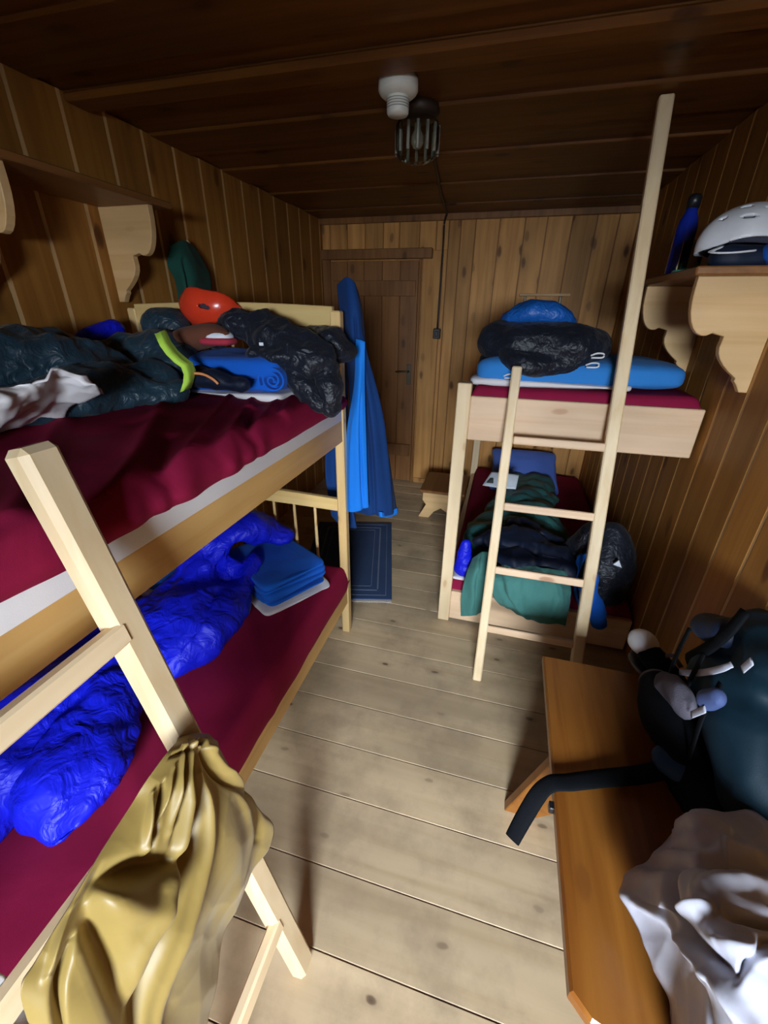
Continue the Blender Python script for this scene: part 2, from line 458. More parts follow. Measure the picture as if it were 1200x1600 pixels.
M['glint_glass'] = glassy('ribbed_glass', (.55, .55, .48), .25)
t_ = M['glint_glass'].node_tree
d_ = t_.nodes.new('ShaderNodeBsdfDiffuse'); d_.inputs[0].default_value = (.75, .75, .68, 1)  # white mixed into clear glass, painting the bright streaks on the lamp ribs
x_ = t_.nodes.new('ShaderNodeMixShader'); x_.inputs[0].default_value = .35
o_ = [n for n in t_.nodes if n.type == 'OUTPUT_MATERIAL'][0]
t_.links.new(o_.inputs[0].links[0].from_socket, x_.inputs[1]); t_.links.new(d_.outputs[0], x_.inputs[2]); t_.links.new(x_.outputs[0], o_.inputs[0])
for n_ in t_.nodes:
    if n_.type == 'LAYER_WEIGHT': n_.inputs[0].default_value = .45
M['glass'] = glassy('lamp_glass', (.80, .80, .70), .06)

# ------------------------------------------------------------------ the room
XL, XR, YB, ZC = -1.68, 0.80, 4.0, 2.31

def plank_mesh(name, length, width, axis, mats, gap=.009, thick=.018, tongue=.009, cham=.003):
    """tongue-and-groove board: along local 'axis', face towards local +y' (n), width along w; origin at its low corner"""
    bm = bmesh.new()
    bm_box(bm, (gap, 0, 0), (width, thick, length), cham)
    tv = set(bm_box(bm, (0, 0, 0), (gap+.002, tongue, length), 0))
    for f in bm.faces:
        if all(v in tv for v in f.verts): f.material_index = 1
    me = bpy.data.meshes.new(name); bmesh.ops.recalc_face_normals(bm, faces=bm.faces)
    # swap so that length runs along the wanted axis: local w, n, l
    bm.to_mesh(me); bm.free()
    for m in mats: me.materials.append(m)
    return me

def planked(parent, widths, start, length, place, mats, **kw):
    cache = {}; pos = start
    for i, w in enumerate(widths):
        if w not in cache: cache[w] = plank_mesh('plank', length, w, 'Z', mats, **kw)
        ob = bpy.data.objects.new('plank', cache[w]); C.objects.link(ob)
        ob.parent = parent; ob.matrix_parent_inverse = Matrix.Translation(-wloc(parent))
        ob.matrix_basis = place(pos)
        pos += w
    return pos

# walls: backing board carries every plank
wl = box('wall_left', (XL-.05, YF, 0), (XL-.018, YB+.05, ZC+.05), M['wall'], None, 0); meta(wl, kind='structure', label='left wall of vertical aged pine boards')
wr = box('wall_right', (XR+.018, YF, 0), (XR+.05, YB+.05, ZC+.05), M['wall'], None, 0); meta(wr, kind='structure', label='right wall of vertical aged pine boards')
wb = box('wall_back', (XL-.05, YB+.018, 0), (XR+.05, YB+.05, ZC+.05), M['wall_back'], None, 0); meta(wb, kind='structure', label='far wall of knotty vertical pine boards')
# local (w,n,l) -> left wall: w along +y, n along +x
def mk(wx, nx, lx, loc):
    return Matrix.Translation(loc) @ Matrix((wx, nx, lx)).transposed().to_4x4()
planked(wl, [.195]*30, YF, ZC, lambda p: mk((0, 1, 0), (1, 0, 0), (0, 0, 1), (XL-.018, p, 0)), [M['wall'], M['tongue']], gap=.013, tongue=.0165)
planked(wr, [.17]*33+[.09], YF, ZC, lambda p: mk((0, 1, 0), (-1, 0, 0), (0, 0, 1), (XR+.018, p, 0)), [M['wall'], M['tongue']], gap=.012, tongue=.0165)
# back wall right of the door, then above the door
bw = [.095, .115, .185, .19, .16, .18, .17, .15, .152]
planked(wb, bw, -0.575, ZC, lambda p: mk((1, 0, 0), (0, -1, 0), (0, 0, 1), (p, YB+.018, 0)), [M['wall_back'], M['door']], gap=.007, tongue=.006)
planked(wb, [.075, .16, .16, .16, .14, .17, .14, .10], XL, ZC-2.06, lambda p: mk((1, 0, 0), (0, -1, 0), (0, 0, 1), (p, YB+.018, 2.06)), [M['wall_back'], M['door']], gap=.007, tongue=.006)
planked(wb, [.17, .035], XL+.9, 2.06, lambda p: mk((1, 0, 0), (0, -1, 0), (0, 0, 1), (p, YB+.018, 0)), [M['wall_back'], M['door']], gap=.007, tongue=.006)
# floor boards run across the room
fl = box('floor', (XL-.05, YF, -.05), (XR+.05, YB+.05, -.02), M['floor'], None, 0); meta(fl, kind='structure', label='worn greyish pine floorboards with dark knots')
edges = [YF, -1.58, -1.39, -1.21, -1.03, -.84, -.66, -.48, -.29, -.1, .08, .26, .45, .635, .85, 1.04, 1.235, 1.42, 1.60, 1.79, 1.98, 2.16, 2.35, 2.54, 2.73, 2.92, 3.1, 3.3, 3.5, 3.68, 3.86, YB+.04]
for a, b_ in zip(edges, edges[1:]):
    w = b_-a; bm = bmesh.new()
    bm_box(bm, (0, .0015, -.02), (XR-XL+.08, w-.0015, 0), .0015)
    ob = finish(bm, 'plank', M['floor'], fl)
    ob.location = (XL-.04, a, random.uniform(-.0006, 0))
# ceiling boards, lapped so every second one hangs lower
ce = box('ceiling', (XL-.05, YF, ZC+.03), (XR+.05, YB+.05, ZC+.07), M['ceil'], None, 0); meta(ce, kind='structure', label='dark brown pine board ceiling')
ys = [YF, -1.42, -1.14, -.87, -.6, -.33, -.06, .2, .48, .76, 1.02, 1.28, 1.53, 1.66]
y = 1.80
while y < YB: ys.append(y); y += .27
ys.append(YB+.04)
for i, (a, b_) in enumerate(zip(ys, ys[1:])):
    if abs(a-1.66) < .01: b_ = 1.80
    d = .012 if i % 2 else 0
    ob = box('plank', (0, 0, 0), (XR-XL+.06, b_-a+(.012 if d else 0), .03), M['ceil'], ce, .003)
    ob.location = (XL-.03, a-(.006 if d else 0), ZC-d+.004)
bb = box('trim_1', (XL, 1.635, ZC-.032), (XR, 1.742, ZC-.006), M['ceil'], None, .006); meta(bb, kind='structure', label='dark cross batten on the ceiling ahead of the smoke detector')
bt = box('trim_2', (XL, YB-.028, ZC-.05), (XR, YB, ZC), M['door'], None, .004); meta(bt, kind='structure', label='narrow moulding between far wall and ceiling')

# front wall with the window the light comes through
wf = bpy.data.objects.new('wall_front', None)
bm = bmesh.new()
x0, x1, z0, z1 = WX-WW/2, WX+WW/2, WZ-WH/2, WZ+WH/2
for lo_, hi_ in (((XL-.05, YF-.06, 0), (x0, YF, ZC+.05)), ((x1, YF-.06, 0), (XR+.05, YF, ZC+.05)), ((x0, YF-.06, 0), (x1, YF, z0)), ((x0, YF-.06, z1), (x1, YF, ZC+.05))):
    bm_box(bm, lo_, hi_, 0)
wf = finish(bm, 'wall_front', M['wall']); meta(wf, kind='structure', label='window wall behind the viewer')
bm = bmesh.new()
for lo_, hi_ in (((x0, YF-.06, z0), (x0+.04, YF+.01, z1)), ((x1-.04, YF-.06, z0), (x1, YF+.01, z1)), ((x0, YF-.06, z0), (x1, YF+.01, z0+.04)), ((x0, YF-.06, z1-.04), (x1, YF+.01, z1))):
    bm_box(bm, lo_, hi_, .003)
wi = finish(bm, 'window_1', M['new']); meta(wi, kind='structure', label='small wooden casement window behind the viewer')
box('pane', (x0+.04, YF-.035, z0+.04), (x1-.04, YF-.031, z1-.04), M['pane'], wi, 0)

# door in the far wall, left
DX0, DX1, DZ = -1.60, -0.80, 2.0
dr = box('door_1', (DX0, YB-.002, 0.01), (DX1, YB+.014, DZ-.01), M['door'], None, 0); meta(dr, kind='structure', label='plain pine board door in the far wall')
xp = DX0
for w in (.16, .155, .165, .16, .16):
    ob = box('plank', (0, 0, 0), (w-.005, .016, DZ-.02), M['door'], dr, .003); ob.location = (xp, YB-.018, .01); xp += w
box('cross_board', (DX0+.03, YB-.036, 1.72), (DX1-.02, YB-.018, 1.84), M['door'], dr, .004)
box('cross_board', (DX0+.03, YB-.036, .28), (DX1-.02, YB-.018, .40), M['door'], dr, .004)
lk = box('lock_plate', (-.875, YB-.024, .98), (-.835, YB-.018, 1.16), M['brass'], dr, .002)
tube('door_handle', [(-.855, YB-.02, 1.10), (-.855, YB-.065, 1.10), (-.90, YB-.075, 1.10), (-.97, YB-.07, 1.095)], .008, M['brass'], dr)
for nm, lo_, hi_, lb in (('trim_3', (DX0-.075, YB-.025, 0), (DX0, YB, DZ+.06), 'left jamb board of the door'),
                     ('trim_4', (DX1, YB-.025, 0), (DX1+.02, YB, DZ), 'right jamb board of the door'),
                     ('trim_5', (DX0-.075, YB-.05, DZ), (DX1+.11, YB, DZ+.075), 'broad lintel board over the door')):
    t_ = box(nm, lo_, hi_, M['door'], None, .005); meta(t_, kind='structure', label=lb)
bbk = box('baseboard_back', (-.77, YB-.014, 0), (XR-.0, YB, .05), M['wall_back'], None, .003); meta(bbk, kind='structure', label='low skirting of the far wall')
# ------------------------------------------------------------------ ceiling fittings
sd = empty('smoke_detector', 'round white smoke detector on the ceiling', 'smoke detector', (-.462, 1.815, ZC))
zc = ZC-.008
DX, DY = -.462, 1.815
lathe('base', [(0, 0), (.060, 0), (.066, -.008), (.067, -.036), (.062, -.043), (.050, -.052), (0, -.052)], M['smoke'], sd, (DX, DY, zc), 40)
lathe('sensor_head', [(.037, -.048), (.038, -.066), (.037, -.092), (.033, -.098), (0, -.099)], M['smoke'], sd, (DX, DY, zc), 32)
bm = bmesh.new()
for k in range(4):
    g = bmesh.ops.create_cone(bm, segments=32, radius1=.0386, radius2=.0386, depth=.0022, cap_ends=True)
    for v in g['verts']: v.co += Vector((DX, DY, zc-.060-k*.007))
finish(bm, 'vent_rings', plain('grey_vent', (.30, .31, .28), .6), sd)

lp = empty('ceiling_lamp', 'ribbed glass jar ceiling lamp with a dark base behind the smoke detector', 'lamp', (-.445, 2.07, ZC))
lathe('base', [(0, 0), (.080, 0), (.083, -.018), (.070, -.035), (0, -.035)], M['cable'], lp, (-.445, 2.07, ZC-.0), 32)
n = 48; bm = bmesh.new(); rings = []
prof = [(.066, -.04), (.080, -.05), (.086, -.07), (.086, -.135), (.074, -.158), (.045, -.170), (.010, -.174)]
for r, z in prof:
    rings.append([bm.verts.new((-.445+(r+(.003 if (k % 4 < 2 and -.15 < z < -.06) else 0))*math.cos(2*math.pi*k/n), 2.07+(r+(.003 if (k % 4 < 2 and -.18 < z < -.06) else 0))*math.sin(2*math.pi*k/n), ZC+z)) for k in range(n)])
for A, B in zip(rings, rings[1:]):
    for k in range(n): bm.faces.new((A[k], A[(k+1) % n], B[(k+1) % n], B[k]))
bm.faces.new(rings[-1])
finish(bm, 'glass_jar', M['glass'], lp, True)
bm = bmesh.new()
for k in range(14):
    a = 2*math.pi*k/14
    g = bmesh.ops.create_cone(bm, segments=8, radius1=.0065, radius2=.0065, depth=.085, cap_ends=True)
    for v in g['verts']: v.co += Vector((-.445+.083*math.cos(a), 2.07+.083*math.sin(a), ZC-.105))
finish(bm, 'glass_ribs', M['glint_glass'], lp, True)
lathe('light_bulb', [(0, -.045), (.013, -.05), (.013, -.07), (.024, -.09), (.025, -.11), (.016, -.125), (0, -.13)], M['glint_glass'], lp, (-.445, 2.07, ZC), 20)
cb = tube('lamp_cable', [(-.43, 2.2, ZC-.012), (-.47, 2.6, ZC-.016), (-.54, 3.3, ZC-.016), (-.585, 3.9, ZC-.016), (-.60, YB-.035, ZC-.03), (-.605, YB-.06, ZC-.09), (-.61, YB-.012, ZC-.2), (-.612, YB-.01, 1.9), (-.616, YB-.01, 1.47)], .008, M['cable'], None, 8, 6)
meta(cb, 'dark cable from the ceiling lamp down the far wall to the switch', 'cable')
sw = empty('light_switch', 'small dark switch box on the far wall beside the door', 'switch', (-.616, YB, 1.40))
box('housing', (-.648, YB-.034, 1.385), (-.584, YB, 1.47), M['dark'], sw, .006)
box('toggle', (-.632, YB-.044, 1.405), (-.600, YB-.032, 1.45), M['cable'], sw, .004)

# ------------------------------------------------------------------ shelves on carved brackets
def bracket_outline(xw, d, zt, h, s=1):
    """scroll-cut bracket; xw wall plane, d depth into the room (signed), zt top"""
    P = [(0, 0), (1, 0)]
    for k in range(9):                                   # big rounded nose
        a = math.pi*(.0 + .62*k/8)
        P.append((1-.26+.26*math.cos(a)*1.0, -.12-.40*math.sin(a)*.95))
    P += [(.50, -.50), (.50, -.535)]
    for k in range(7):
        a = k/6
        P.append((.50+.05*math.sin(a*math.pi)-.30*a**1.6, -.54-.33*a))
    P += [(.20, -.90), (.16, -.93), (.10, -1.0), (0, -1.0)]
    return [(xw+d*p, zt+h*q) for p, q in P]
def carved(name, parent_wall_x, d, zt, h, y, label, grp):
    ob = prism(name, bracket_outline(parent_wall_x, d, zt, h), 'xz', y-.014, y+.014, M['bracket'], None, .002)
    ob['label'] = label; return ob
def shelf(xw, sgn, z, y0, y1, depth, bys, label):
    e = empty('wall_shelf', label, 'shelf', (xw, (y0+y1)/2, z))
    box('shelf_board', (min(xw, xw+sgn*depth), y0, z), (max(xw, xw+sgn*depth), y1, z+.024), M['shelf'], e, .004)
    for yy in bys:
        prism('bracket', bracket_outline(xw, sgn*.245, z, .345), 'xz', yy-.014, yy+.014, M['bracket'], e, .002)
    return e
shelf(XR, -1, 1.712, 1.66, 2.42, .275, (1.73, 2.30), 'pine shelf with carved brackets on the right wall holding the white helmet')
shelf(XL, 1, 1.968, 0.95, 1.78, .275, (1.13, 1.69), 'dark pine shelf with carved brackets high on the left wall')

# small ledge on the far wall above the upper right bunk
e = empty('wall_rack', 'small wooden rack on the far wall over the upper right bunk', 'rack', (.23, YB, 1.62))
box('crossbar', (.04, YB-.05, 1.725), (.43, YB, 1.745), M['bracket'], e, .003)
for xx in (.09, .36): box('upright', (xx-.011, YB-.03, 1.42), (xx+.011, YB, 1.725), M['brass'], e, .003)

# ------------------------------------------------------------------ left bunk bed
lb = empty('bunk_bed', 'amber pine bunk bed along the left wall', 'bed', (-1.15, .7, 0))
BX0, BX1, BY0, BY1 = -1.64, -.645, -.36, 1.71
box('upper_side_rail', (BX1-.026, BY0, 1.080), (BX1, BY1-.02, 1.197), M['amber'], lb, .003)
box('upper_wall_rail', (BX0, BY0, 1.075), (BX0+.026, BY1-.02, 1.19), M['amber'], lb, .003)
box('lower_side_rail', (BX1-.026, BY0, .20), (BX1, BY1-.02, .33), M['amber'], lb, .003)
box('lower_wall_rail', (BX0, BY0, .20), (BX0+.026, BY1-.02, .33), M['amber'], lb, .003)
for z in (1.14, .265):
    for k in range(11): 
        yy = BY0+.09+k*.19
        box('slat', (BX0+.026, yy, z), (BX1-.026, yy+.08, z+.018), M['newx'], lb, .002)
for yy in (BY1-.02, BY0):
    for xx in (BX0-.005, BX1-.037):
        box('post', (xx, yy-.022, 0), (xx+.042, yy+.022, 1.60 if yy > 0 else 1.60), M['ambz'], lb, .005)
    yb = yy
    for (zt, h) in ((1.635, .085), (.815, .07)):
        # gently arched head rail
        o1 = []
        N = 14
        for k in range(N+1):
            a = k/N; o1.append((BX0+.03+(BX1-BX0-.06)*a, zt-.020+.012*math.sin(math.pi*a)))
        for k in range(N, -1, -1):
            a = k/N; o1.append((BX0+.03+(BX1-BX0-.06)*a, zt-h-.012+.006*math.sin(math.pi*a)))
        prism('head_rail', o1, 'xz', yb-.013, yb+.013, M['ambx'], lb, .003)
    for zb, zt in ((1.19, 1.56), (.35, .745)):
        for k in range(7):
            xx = BX0+.16+k*.112
            lathe('spindle', [(.007, 0), (.008, (zt-zb)/2), (.007, zt-zb)], M['ambz'], lb, (xx, yb, zb), 10)
    box('end_board', (BX0+.03, yb-.012, 1.08), (BX1-.03, yb+.012, 1.19), M['ambx'], lb, .003)
    box('end_board', (BX0+.03, yb-.012, .22), (BX1-.03, yb+.012, .35), M['ambx'], lb, .003)

def mattress(name, lo_, hi_, label, bulge=.012, wav=.006, seed=0, skirt=.035, wrinkly=(), core=True):
    e = empty(name, label, 'mattress', ((lo_[0]+hi_[0])/2, (lo_[1]+hi_[1])/2, lo_[2]))
    if core:
        bm = bmesh.new(); bm_box(bm, (lo_[0]+.004, lo_[1]+.006, lo_[2]), (hi_[0]-.004, hi_[1]-.006, hi_[2]-.034), .014, seg=3)
        finish(bm, 'mattress_core', M['white_cloth'], e, True)
    # fitted sheet: a soft skin over top and sides ending in a wavy hem
    nx, ny = 90, 170
    V = []; F = []
    r = .03
    def prof(a, w, z0, z1):        # a in 0..1 around side-top-side
        return None
    sx = hi_[0]-lo_[0]; sy_ = hi_[1]-lo_[1]; zt = hi_[2]; hs = hi_[2]-lo_[2]-skirt
    def edge(u, size):             # u 0..1 -> (pos, drop)
        L_ = size+2*hs; s = u*L_
        if s < hs: return 0, hs-s
        if s > hs+size: return size, s-hs-size
        return s-hs, 0
    for i in range(nx+1):
        for j in range(ny+1):
            px_, dx = edge(i/nx, sx); py_, dy = edge(j/ny, sy_)
            drop = max(dx, dy)
            # rounding near edges
            ex = min(px_, sx-px_); ey = min(py_, sy_-py_)
            rr = 0
            for q in (ex, ey):
                if q < r: rr += r-math.sqrt(max(0, r*r-(r-q)**2))
            p = Vector((lo_[0]+px_, lo_[1]+py_, zt-min(rr, r)-drop*(hs-0)/hs*1.0 if drop else zt-min(rr, r)))
            bul = bulge*math.sin(math.pi*min(1, drop/hs)) if drop else 0
            if dx: p.x += (bul)*(1 if px_ > 0 else -1)
            if dy: p.y += (bul)*(1 if py_ > 0 else -1)
            w = Vector((p.x, p.y, p.z))
            k = wav*(noise.noise(Vector((p.x*5+seed, p.y*4, 0)))+.5*noise.noise(Vector((p.x*11, p.y*7+seed, 2))))
            for (a0, b0, a1, b1, am, wd) in wrinkly:
                exx, eyy = a1-a0, b1-b0; t = max(0, min(1, ((p.x-a0)*exx+(p.y-b0)*eyy)/(exx*exx+eyy*eyy)))
                q = math.hypot(p.x-a0-t*exx, p.y-b0-t*eyy)
                if q < wd*2.5: k += am*math.exp(-(q/wd)**2)
            if drop > 0: 
                hem = 1 if drop > hs*.8 else 0
                p.z += hem*.010*noise.noise(Vector((p.x*6, p.y*6, seed)))
                p += Vector(((1 if px_ > 0 else -1) if dx else 0, (1 if py_ > 0 else -1) if dy else 0, 0))*(abs(k)*.7)
            else: p.z += k
            V.append(p)
    for i in range(nx):
        for j in range(ny): F.append((i*(ny+1)+j, (i+1)*(ny+1)+j, (i+1)*(ny+1)+j+1, i*(ny+1)+j+1))
    me = bpy.data.meshes.new('fitted_sheet'); me.from_pydata([tuple(v) for v in V], [], F)
    me.materials.append(M['maroon'])
    for p in me.polygons: p.use_smooth = True
    s = link('fitted_sheet', me, e); s['label'] = 'maroon fitted sheet'
    return e
fold = [(-.62, .52, -1.15, 1.25, .016, .022), (-.62, .66, -1.0, 1.45, .018, .020), (-.63, .85, -.95, 1.55, .016, .018), (-.64, 1.0, -.85, 1.6, .014, .018),
        (-.70, .40, -1.2, .9, .016, .03), (-.64, .25, -1.0, .5, .014, .028), (-.66, 1.2, -.82, 1.62, .014, .015), (-.62, .60, -.8, .85, -.012, .018), (-.62, .92, -.78, 1.2, -.012, .016)]
mattress('mattress', (-1.62, -.34, 1.165), (-.640, 1.685, 1.305), 'upper left bunk mattress in a maroon sheet, white edge showing', seed=3, wrinkly=fold, skirt=.088)
mattress('mattress', (-1.62, -.34, .285), (-.652, 1.685, .425), 'lower left bunk mattress in a plain maroon sheet', seed=9, skirt=.01,
         wrinkly=[(-.66, .9, -1.0, 1.3, .006, .03), (-.7, .4, -1.1, .7, .006, .03)])

# ladder leaning on the left bunk
ld = empty('ladder', 'pale pine ladder leaning on the left bunk, close to the viewer', 'ladder', (-.35, .2, 0))
def lad(z, y): return Vector((-.322-.2145*z, y, z))
for yy in (.412, .012):
    beam('rail', lad(0, yy), lad(1.425, yy), .058, .045, M['new'], ld, (0, 1, 0), .010)
for z in (.25, .54, .83, 1.12):
    a = lad(z, .036); b = lad(z, .402)
    off = Vector((.012, 0, 0))
    beam('rung', a+off, b+off, .040, .026, M['newy'], ld, (-.21, 0, 1), .005)

# ------------------------------------------------------------------ right bunk bed
rb = empty('bunk_bed', 'raw pine bunk bed built into the far right corner', 'bed', (.3, 2.9, 0))
RX0, RX1, RY0, RY1 = -.19, .785, 1.92, 3.93
box('post', (RX0, RY0, 0), (RX0+.062, RY0+.062, 1.32), M['newx'], rb, .004)
for ob in [c for c in rb.children if c.name.startswith('post')]: ob.data.materials[0] = M['new']
box('post', (RX0, RY1-.062, 0), (RX0+.062, RY1, 1.32), M['new'], rb, .004)
box('front_beam', (RX0+.062, RY0+.004, 1.067), (RX1-.0, RY0+.044, 1.266), M['newx'], rb, .004)
box('upper_side_rail', (RX0+.01, RY0+.062, 1.067), (RX0+.045, RY1-.062, 1.22), M['newy'], rb, .004)
box('back_beam', (RX0+.062, RY1-.04, 1.067), (RX1, RY1, 1.22), M['newx'], rb, .004)
box('front_board', (RX0+.062, RY0+.004, .02), (RX1, RY0+.034, .205), M['newx'], rb, .004)
box('lower_side_rail', (RX0+.01, RY0+.062, .05), (RX0+.045, RY1-.062, .205), M['newy'], rb, .004)
for k in range(10):
    yy = RY0+.1+k*.185
    box('slat', (RX0+.045, yy, 1.12), (RX1, yy+.09, 1.138), M['newx'], rb, .002)
    box('slat', (RX0+.045, yy, .10), (RX1, yy+.09, .118), M['newx'], rb, .002)
mattress('mattress', (RX0+.068, RY0+.03, 1.14), (RX1-.01, RY1-.05, 1.305), 'upper right bunk mattress in a maroon sheet', seed=5, skirt=.01)
mattress('mattress', (RX0+.05, RY0+.04, .12), (RX1-.01, RY1-.05, .27), 'lower right bunk mattress in a maroon sheet', seed=6, skirt=.01)

# ladder leaning on the right bunk; its right rail runs up to the ceiling
l2 = empty('ladder', 'slim pale pine ladder leaning on the right bunk, one rail up to the ceiling', 'ladder', (.27, 1.56, 0))
def lad2(z, x): return Vector((x, 1.535+.262*z, z))
beam('rail', lad2(0, .062), lad2(1.40, .050), .040, .034, M['new'], l2, (1, 0, 0), .005)
beam('rail', lad2(0, .485), lad2(2.29, .425), .048, .034, M['new'], l2, (1, 0, 0), .005)
for z in (.265, .545, .83, 1.11):
    beam('rung', lad2(z, .075), lad2(z, .455), .034, .024, M['newx'], l2, (0, .262, 1), .004)

# ------------------------------------------------------------------ soft things: helpers
def quad(name, c, half, mat, parent=None, ex=.45, ez=.6, rot=(0, 0, 0), octs=(), seed=0, sub=5, pinch=0, hook=None, bm0=None):
    """cushion-like closed body (superquadric) with wrinkles"""
    bm = bmesh.new(); bmesh.ops.create_icosphere(bm, subdivisions=sub, radius=1)
    Rm = (Matrix.Rotation(rot[2], 3, 'Z') @ Matrix.Rotation(rot[1], 3, 'Y') @ Matrix.Rotation(rot[0], 3, 'X'))
    off = Vector((seed*3.1, seed*1.7, seed*2.3))
    sg = lambda v, e: math.copysign(abs(v)**e, v)
    for v in bm.verts:
        x, y, z = v.co
        h = math.hypot(x, y); lat = math.atan2(z, h); lon = math.atan2(y, x)
        cl = sg(math.cos(lat), ez)
        q = Vector((sg(math.cos(lon), ex)*cl*half[0], sg(math.sin(lon), ex)*cl*half[1], sg(math.sin(lat), ez)*half[2]))
        if pinch:
            k = abs(q.x/half[0])**3*abs(q.y/half[1])**3; q.z *= 1-pinch*k
            q.x *= 1+.10*k-.05*(1-abs(q.y/half[1]))*abs(q.x/half[0]); q.y *= 1+.10*k-.05*(1-abs(q.x/half[0]))*abs(q.y/half[1])
        v.co = q
    bm.normal_update()
    for v in bm.verts:
        w = wrinkle(v.co+off, octs) if octs else 0
        p = Rm @ (v.co + v.normal*w) + Vector(c)
        v.co = hook(p) if hook else p
    if bm0 is not None:
        me = bpy.data.meshes.new('t'); bm.to_mesh(me); bm.free(); bm0.from_mesh(me); bpy.data.meshes.remove(me); return
    return finish(bm, name, mat, parent, True)

def folded(name, c, half, n, mat, label, cat, rz=0, sub=5, seed=0, sheet_mat=None, group=None, jit=.008, th=None):
    """folded blanket: n soft layers, each a little out of line"""
    bm = bmesh.new(); z = c[2]; th = th or half[2]/n
    rnd = random.Random(seed)
    for k in range(n):
        quad('', (c[0]+rnd.uniform(-jit, jit), c[1]+rnd.uniform(-jit, jit), z+th/2), (half[0]+rnd.uniform(-jit, jit), half[1]+rnd.uniform(-jit, jit), th*.72), None,
             ex=.16, ez=.55, rot=(0, 0, rz), octs=((4, .012, ISO, 'n'), (14, .003, ISO, 'n')), seed=seed+k, sub=sub, bm0=bm)
        z += th
    ob = finish(bm, name, mat, None, True)
    return meta(ob, label, cat, group)

FINE = ((7, .014, ISO), (17, .007, ISO), (38, .0025, ISO))
CRUMP = ((5, .030, ISO, 'n'), (10, .040, (1, .7, 1)), (21, .020, (1, .7, 1)), (44, .004, ISO))
ZM = 1.308

# ---- on the upper left bunk
# petrol shell jacket with lime hem, lying along the wall
def lime_paint(c): return 0
jk = empty('jacket', 'crumpled petrol nylon jacket with a lime green hem on upper left bunk', 'jacket', (-1.3, 1.2, ZM))
garment('jacket_body', [
    ([(-1.42, .80, 1.37), (-1.40, .93, 1.43), (-1.38, 1.06, 1.45), (-1.34, 1.20, 1.42)], (.08, .11, .115, .09), (1, 1, .8)),
    ([(-1.28, .80, 1.35), (-1.24, .95, 1.37), (-1.20, 1.10, 1.36), (-1.14, 1.20, 1.34)], (.06, .075, .075, .055), (1, 1, .8)),
    ([(-1.42, 1.30, 1.40), (-1.35, 1.40, 1.42), (-1.27, 1.43, 1.41), (-1.21, 1.39, 1.39)], (.08, .105, .09, .055), (1, 1, .9)),
    ([(-1.30, 1.20, 1.35), (-1.19, 1.23, 1.36), (-1.12, 1.24, 1.345)], (.08, .075, .05), (1, 1, .8)),
    ([(-1.50, 1.05, 1.36), (-1.50, 1.45, 1.40)], (.07, .09), (1, 1, .9)),
    ([(-1.52, .66, 1.34), (-1.46, .80, 1.36)], (.045, .07), (1, 1, .7))],
    M['petrol'], jk, .0075, 4, CRUMP, ZM-.002, seed=1)
hem = [(250, 518, -1.13), (262, 543, -1.10), (278, 560, -1.06), (293, 572, -1.03), (296, 590, -1.01), (290, 610, -1.02)]
rowsA = []
for k, dw in enumerate((-.5, 0, .5)):
    rowsA.append([at(px+dw*18*(1 if k else 1), py-dw*6, x=X+.02+.012*(k == 1)) for px, py, X in hem])
hm = sheet('lime_hem', rowsA, 8, 50, M['lime'], jk, ((30, .006, ISO),), thick=.004)
hm['label'] = 'lime green hem band'
# black down jacket sprawled over the blanket and the bed corner
dj = empty('jacket', 'black quilted down jacket hanging over the corner of upper left bunk', 'jacket', (-.8, 1.5, ZM))
garment('jacket_body', [
    ([(-1.16, 1.56, 1.50), (-1.02, 1.53, 1.54), (-.90, 1.50, 1.545), (-.80, 1.50, 1.52)], (.035, .06, .065, .06), (1, 1, .8)),
    ([(-.95, 1.52, 1.53), (-.82, 1.48, 1.50), (-.72, 1.46, 1.475), (-.64, 1.44, 1.455)], (.05, .075, .08, .065), (1, 1, .8)),
    ([(-.86, 1.40, 1.46), (-.76, 1.40, 1.45), (-.68, 1.42, 1.43)], (.03, .05, .05), (1, 1, .7)),
    ([(-.80, 1.62, 1.47), (-.70, 1.60, 1.48), (-.62, 1.57, 1.47)], (.07, .075, .06), (1, 1, .9)),
    ([(-.92, 1.60, 1.42), (-.75, 1.58, 1.40)], (.07, .08), (1, 1, .8))],
    M['black'], dj, .0075, 4, ((9, .030, ISO), (19, .020, ISO), (42, .004, ISO)), ZM, seed=2)
for s1 in (([(-.76, 1.43, 1.44), (-.71, 1.41, 1.385), (-.665, 1.40, 1.335), (-.622, 1.40, 1.30)], (.045, .048, .045, .036)),
           ([(-.64, 1.47, 1.45), (-.605, 1.44, 1.40), (-.590, 1.42, 1.345), (-.588, 1.42, 1.285)], (.055, .050, .046, .042))):
    garment('sleeve', [(s1[0], s1[1], (1, 1, 1))], M['black'], dj, .008, 3, ((12, .010, (1, 1, 2)), (30, .006, (1, 1, 2))), None, seed=5)
tg = box('size_tag', at(405, 540, y=1.38), Vector(at(405, 540, y=1.38))+Vector((.016, .004, .010)), M['paper'], dj, 0)
tg['label'] = 'small white tag'
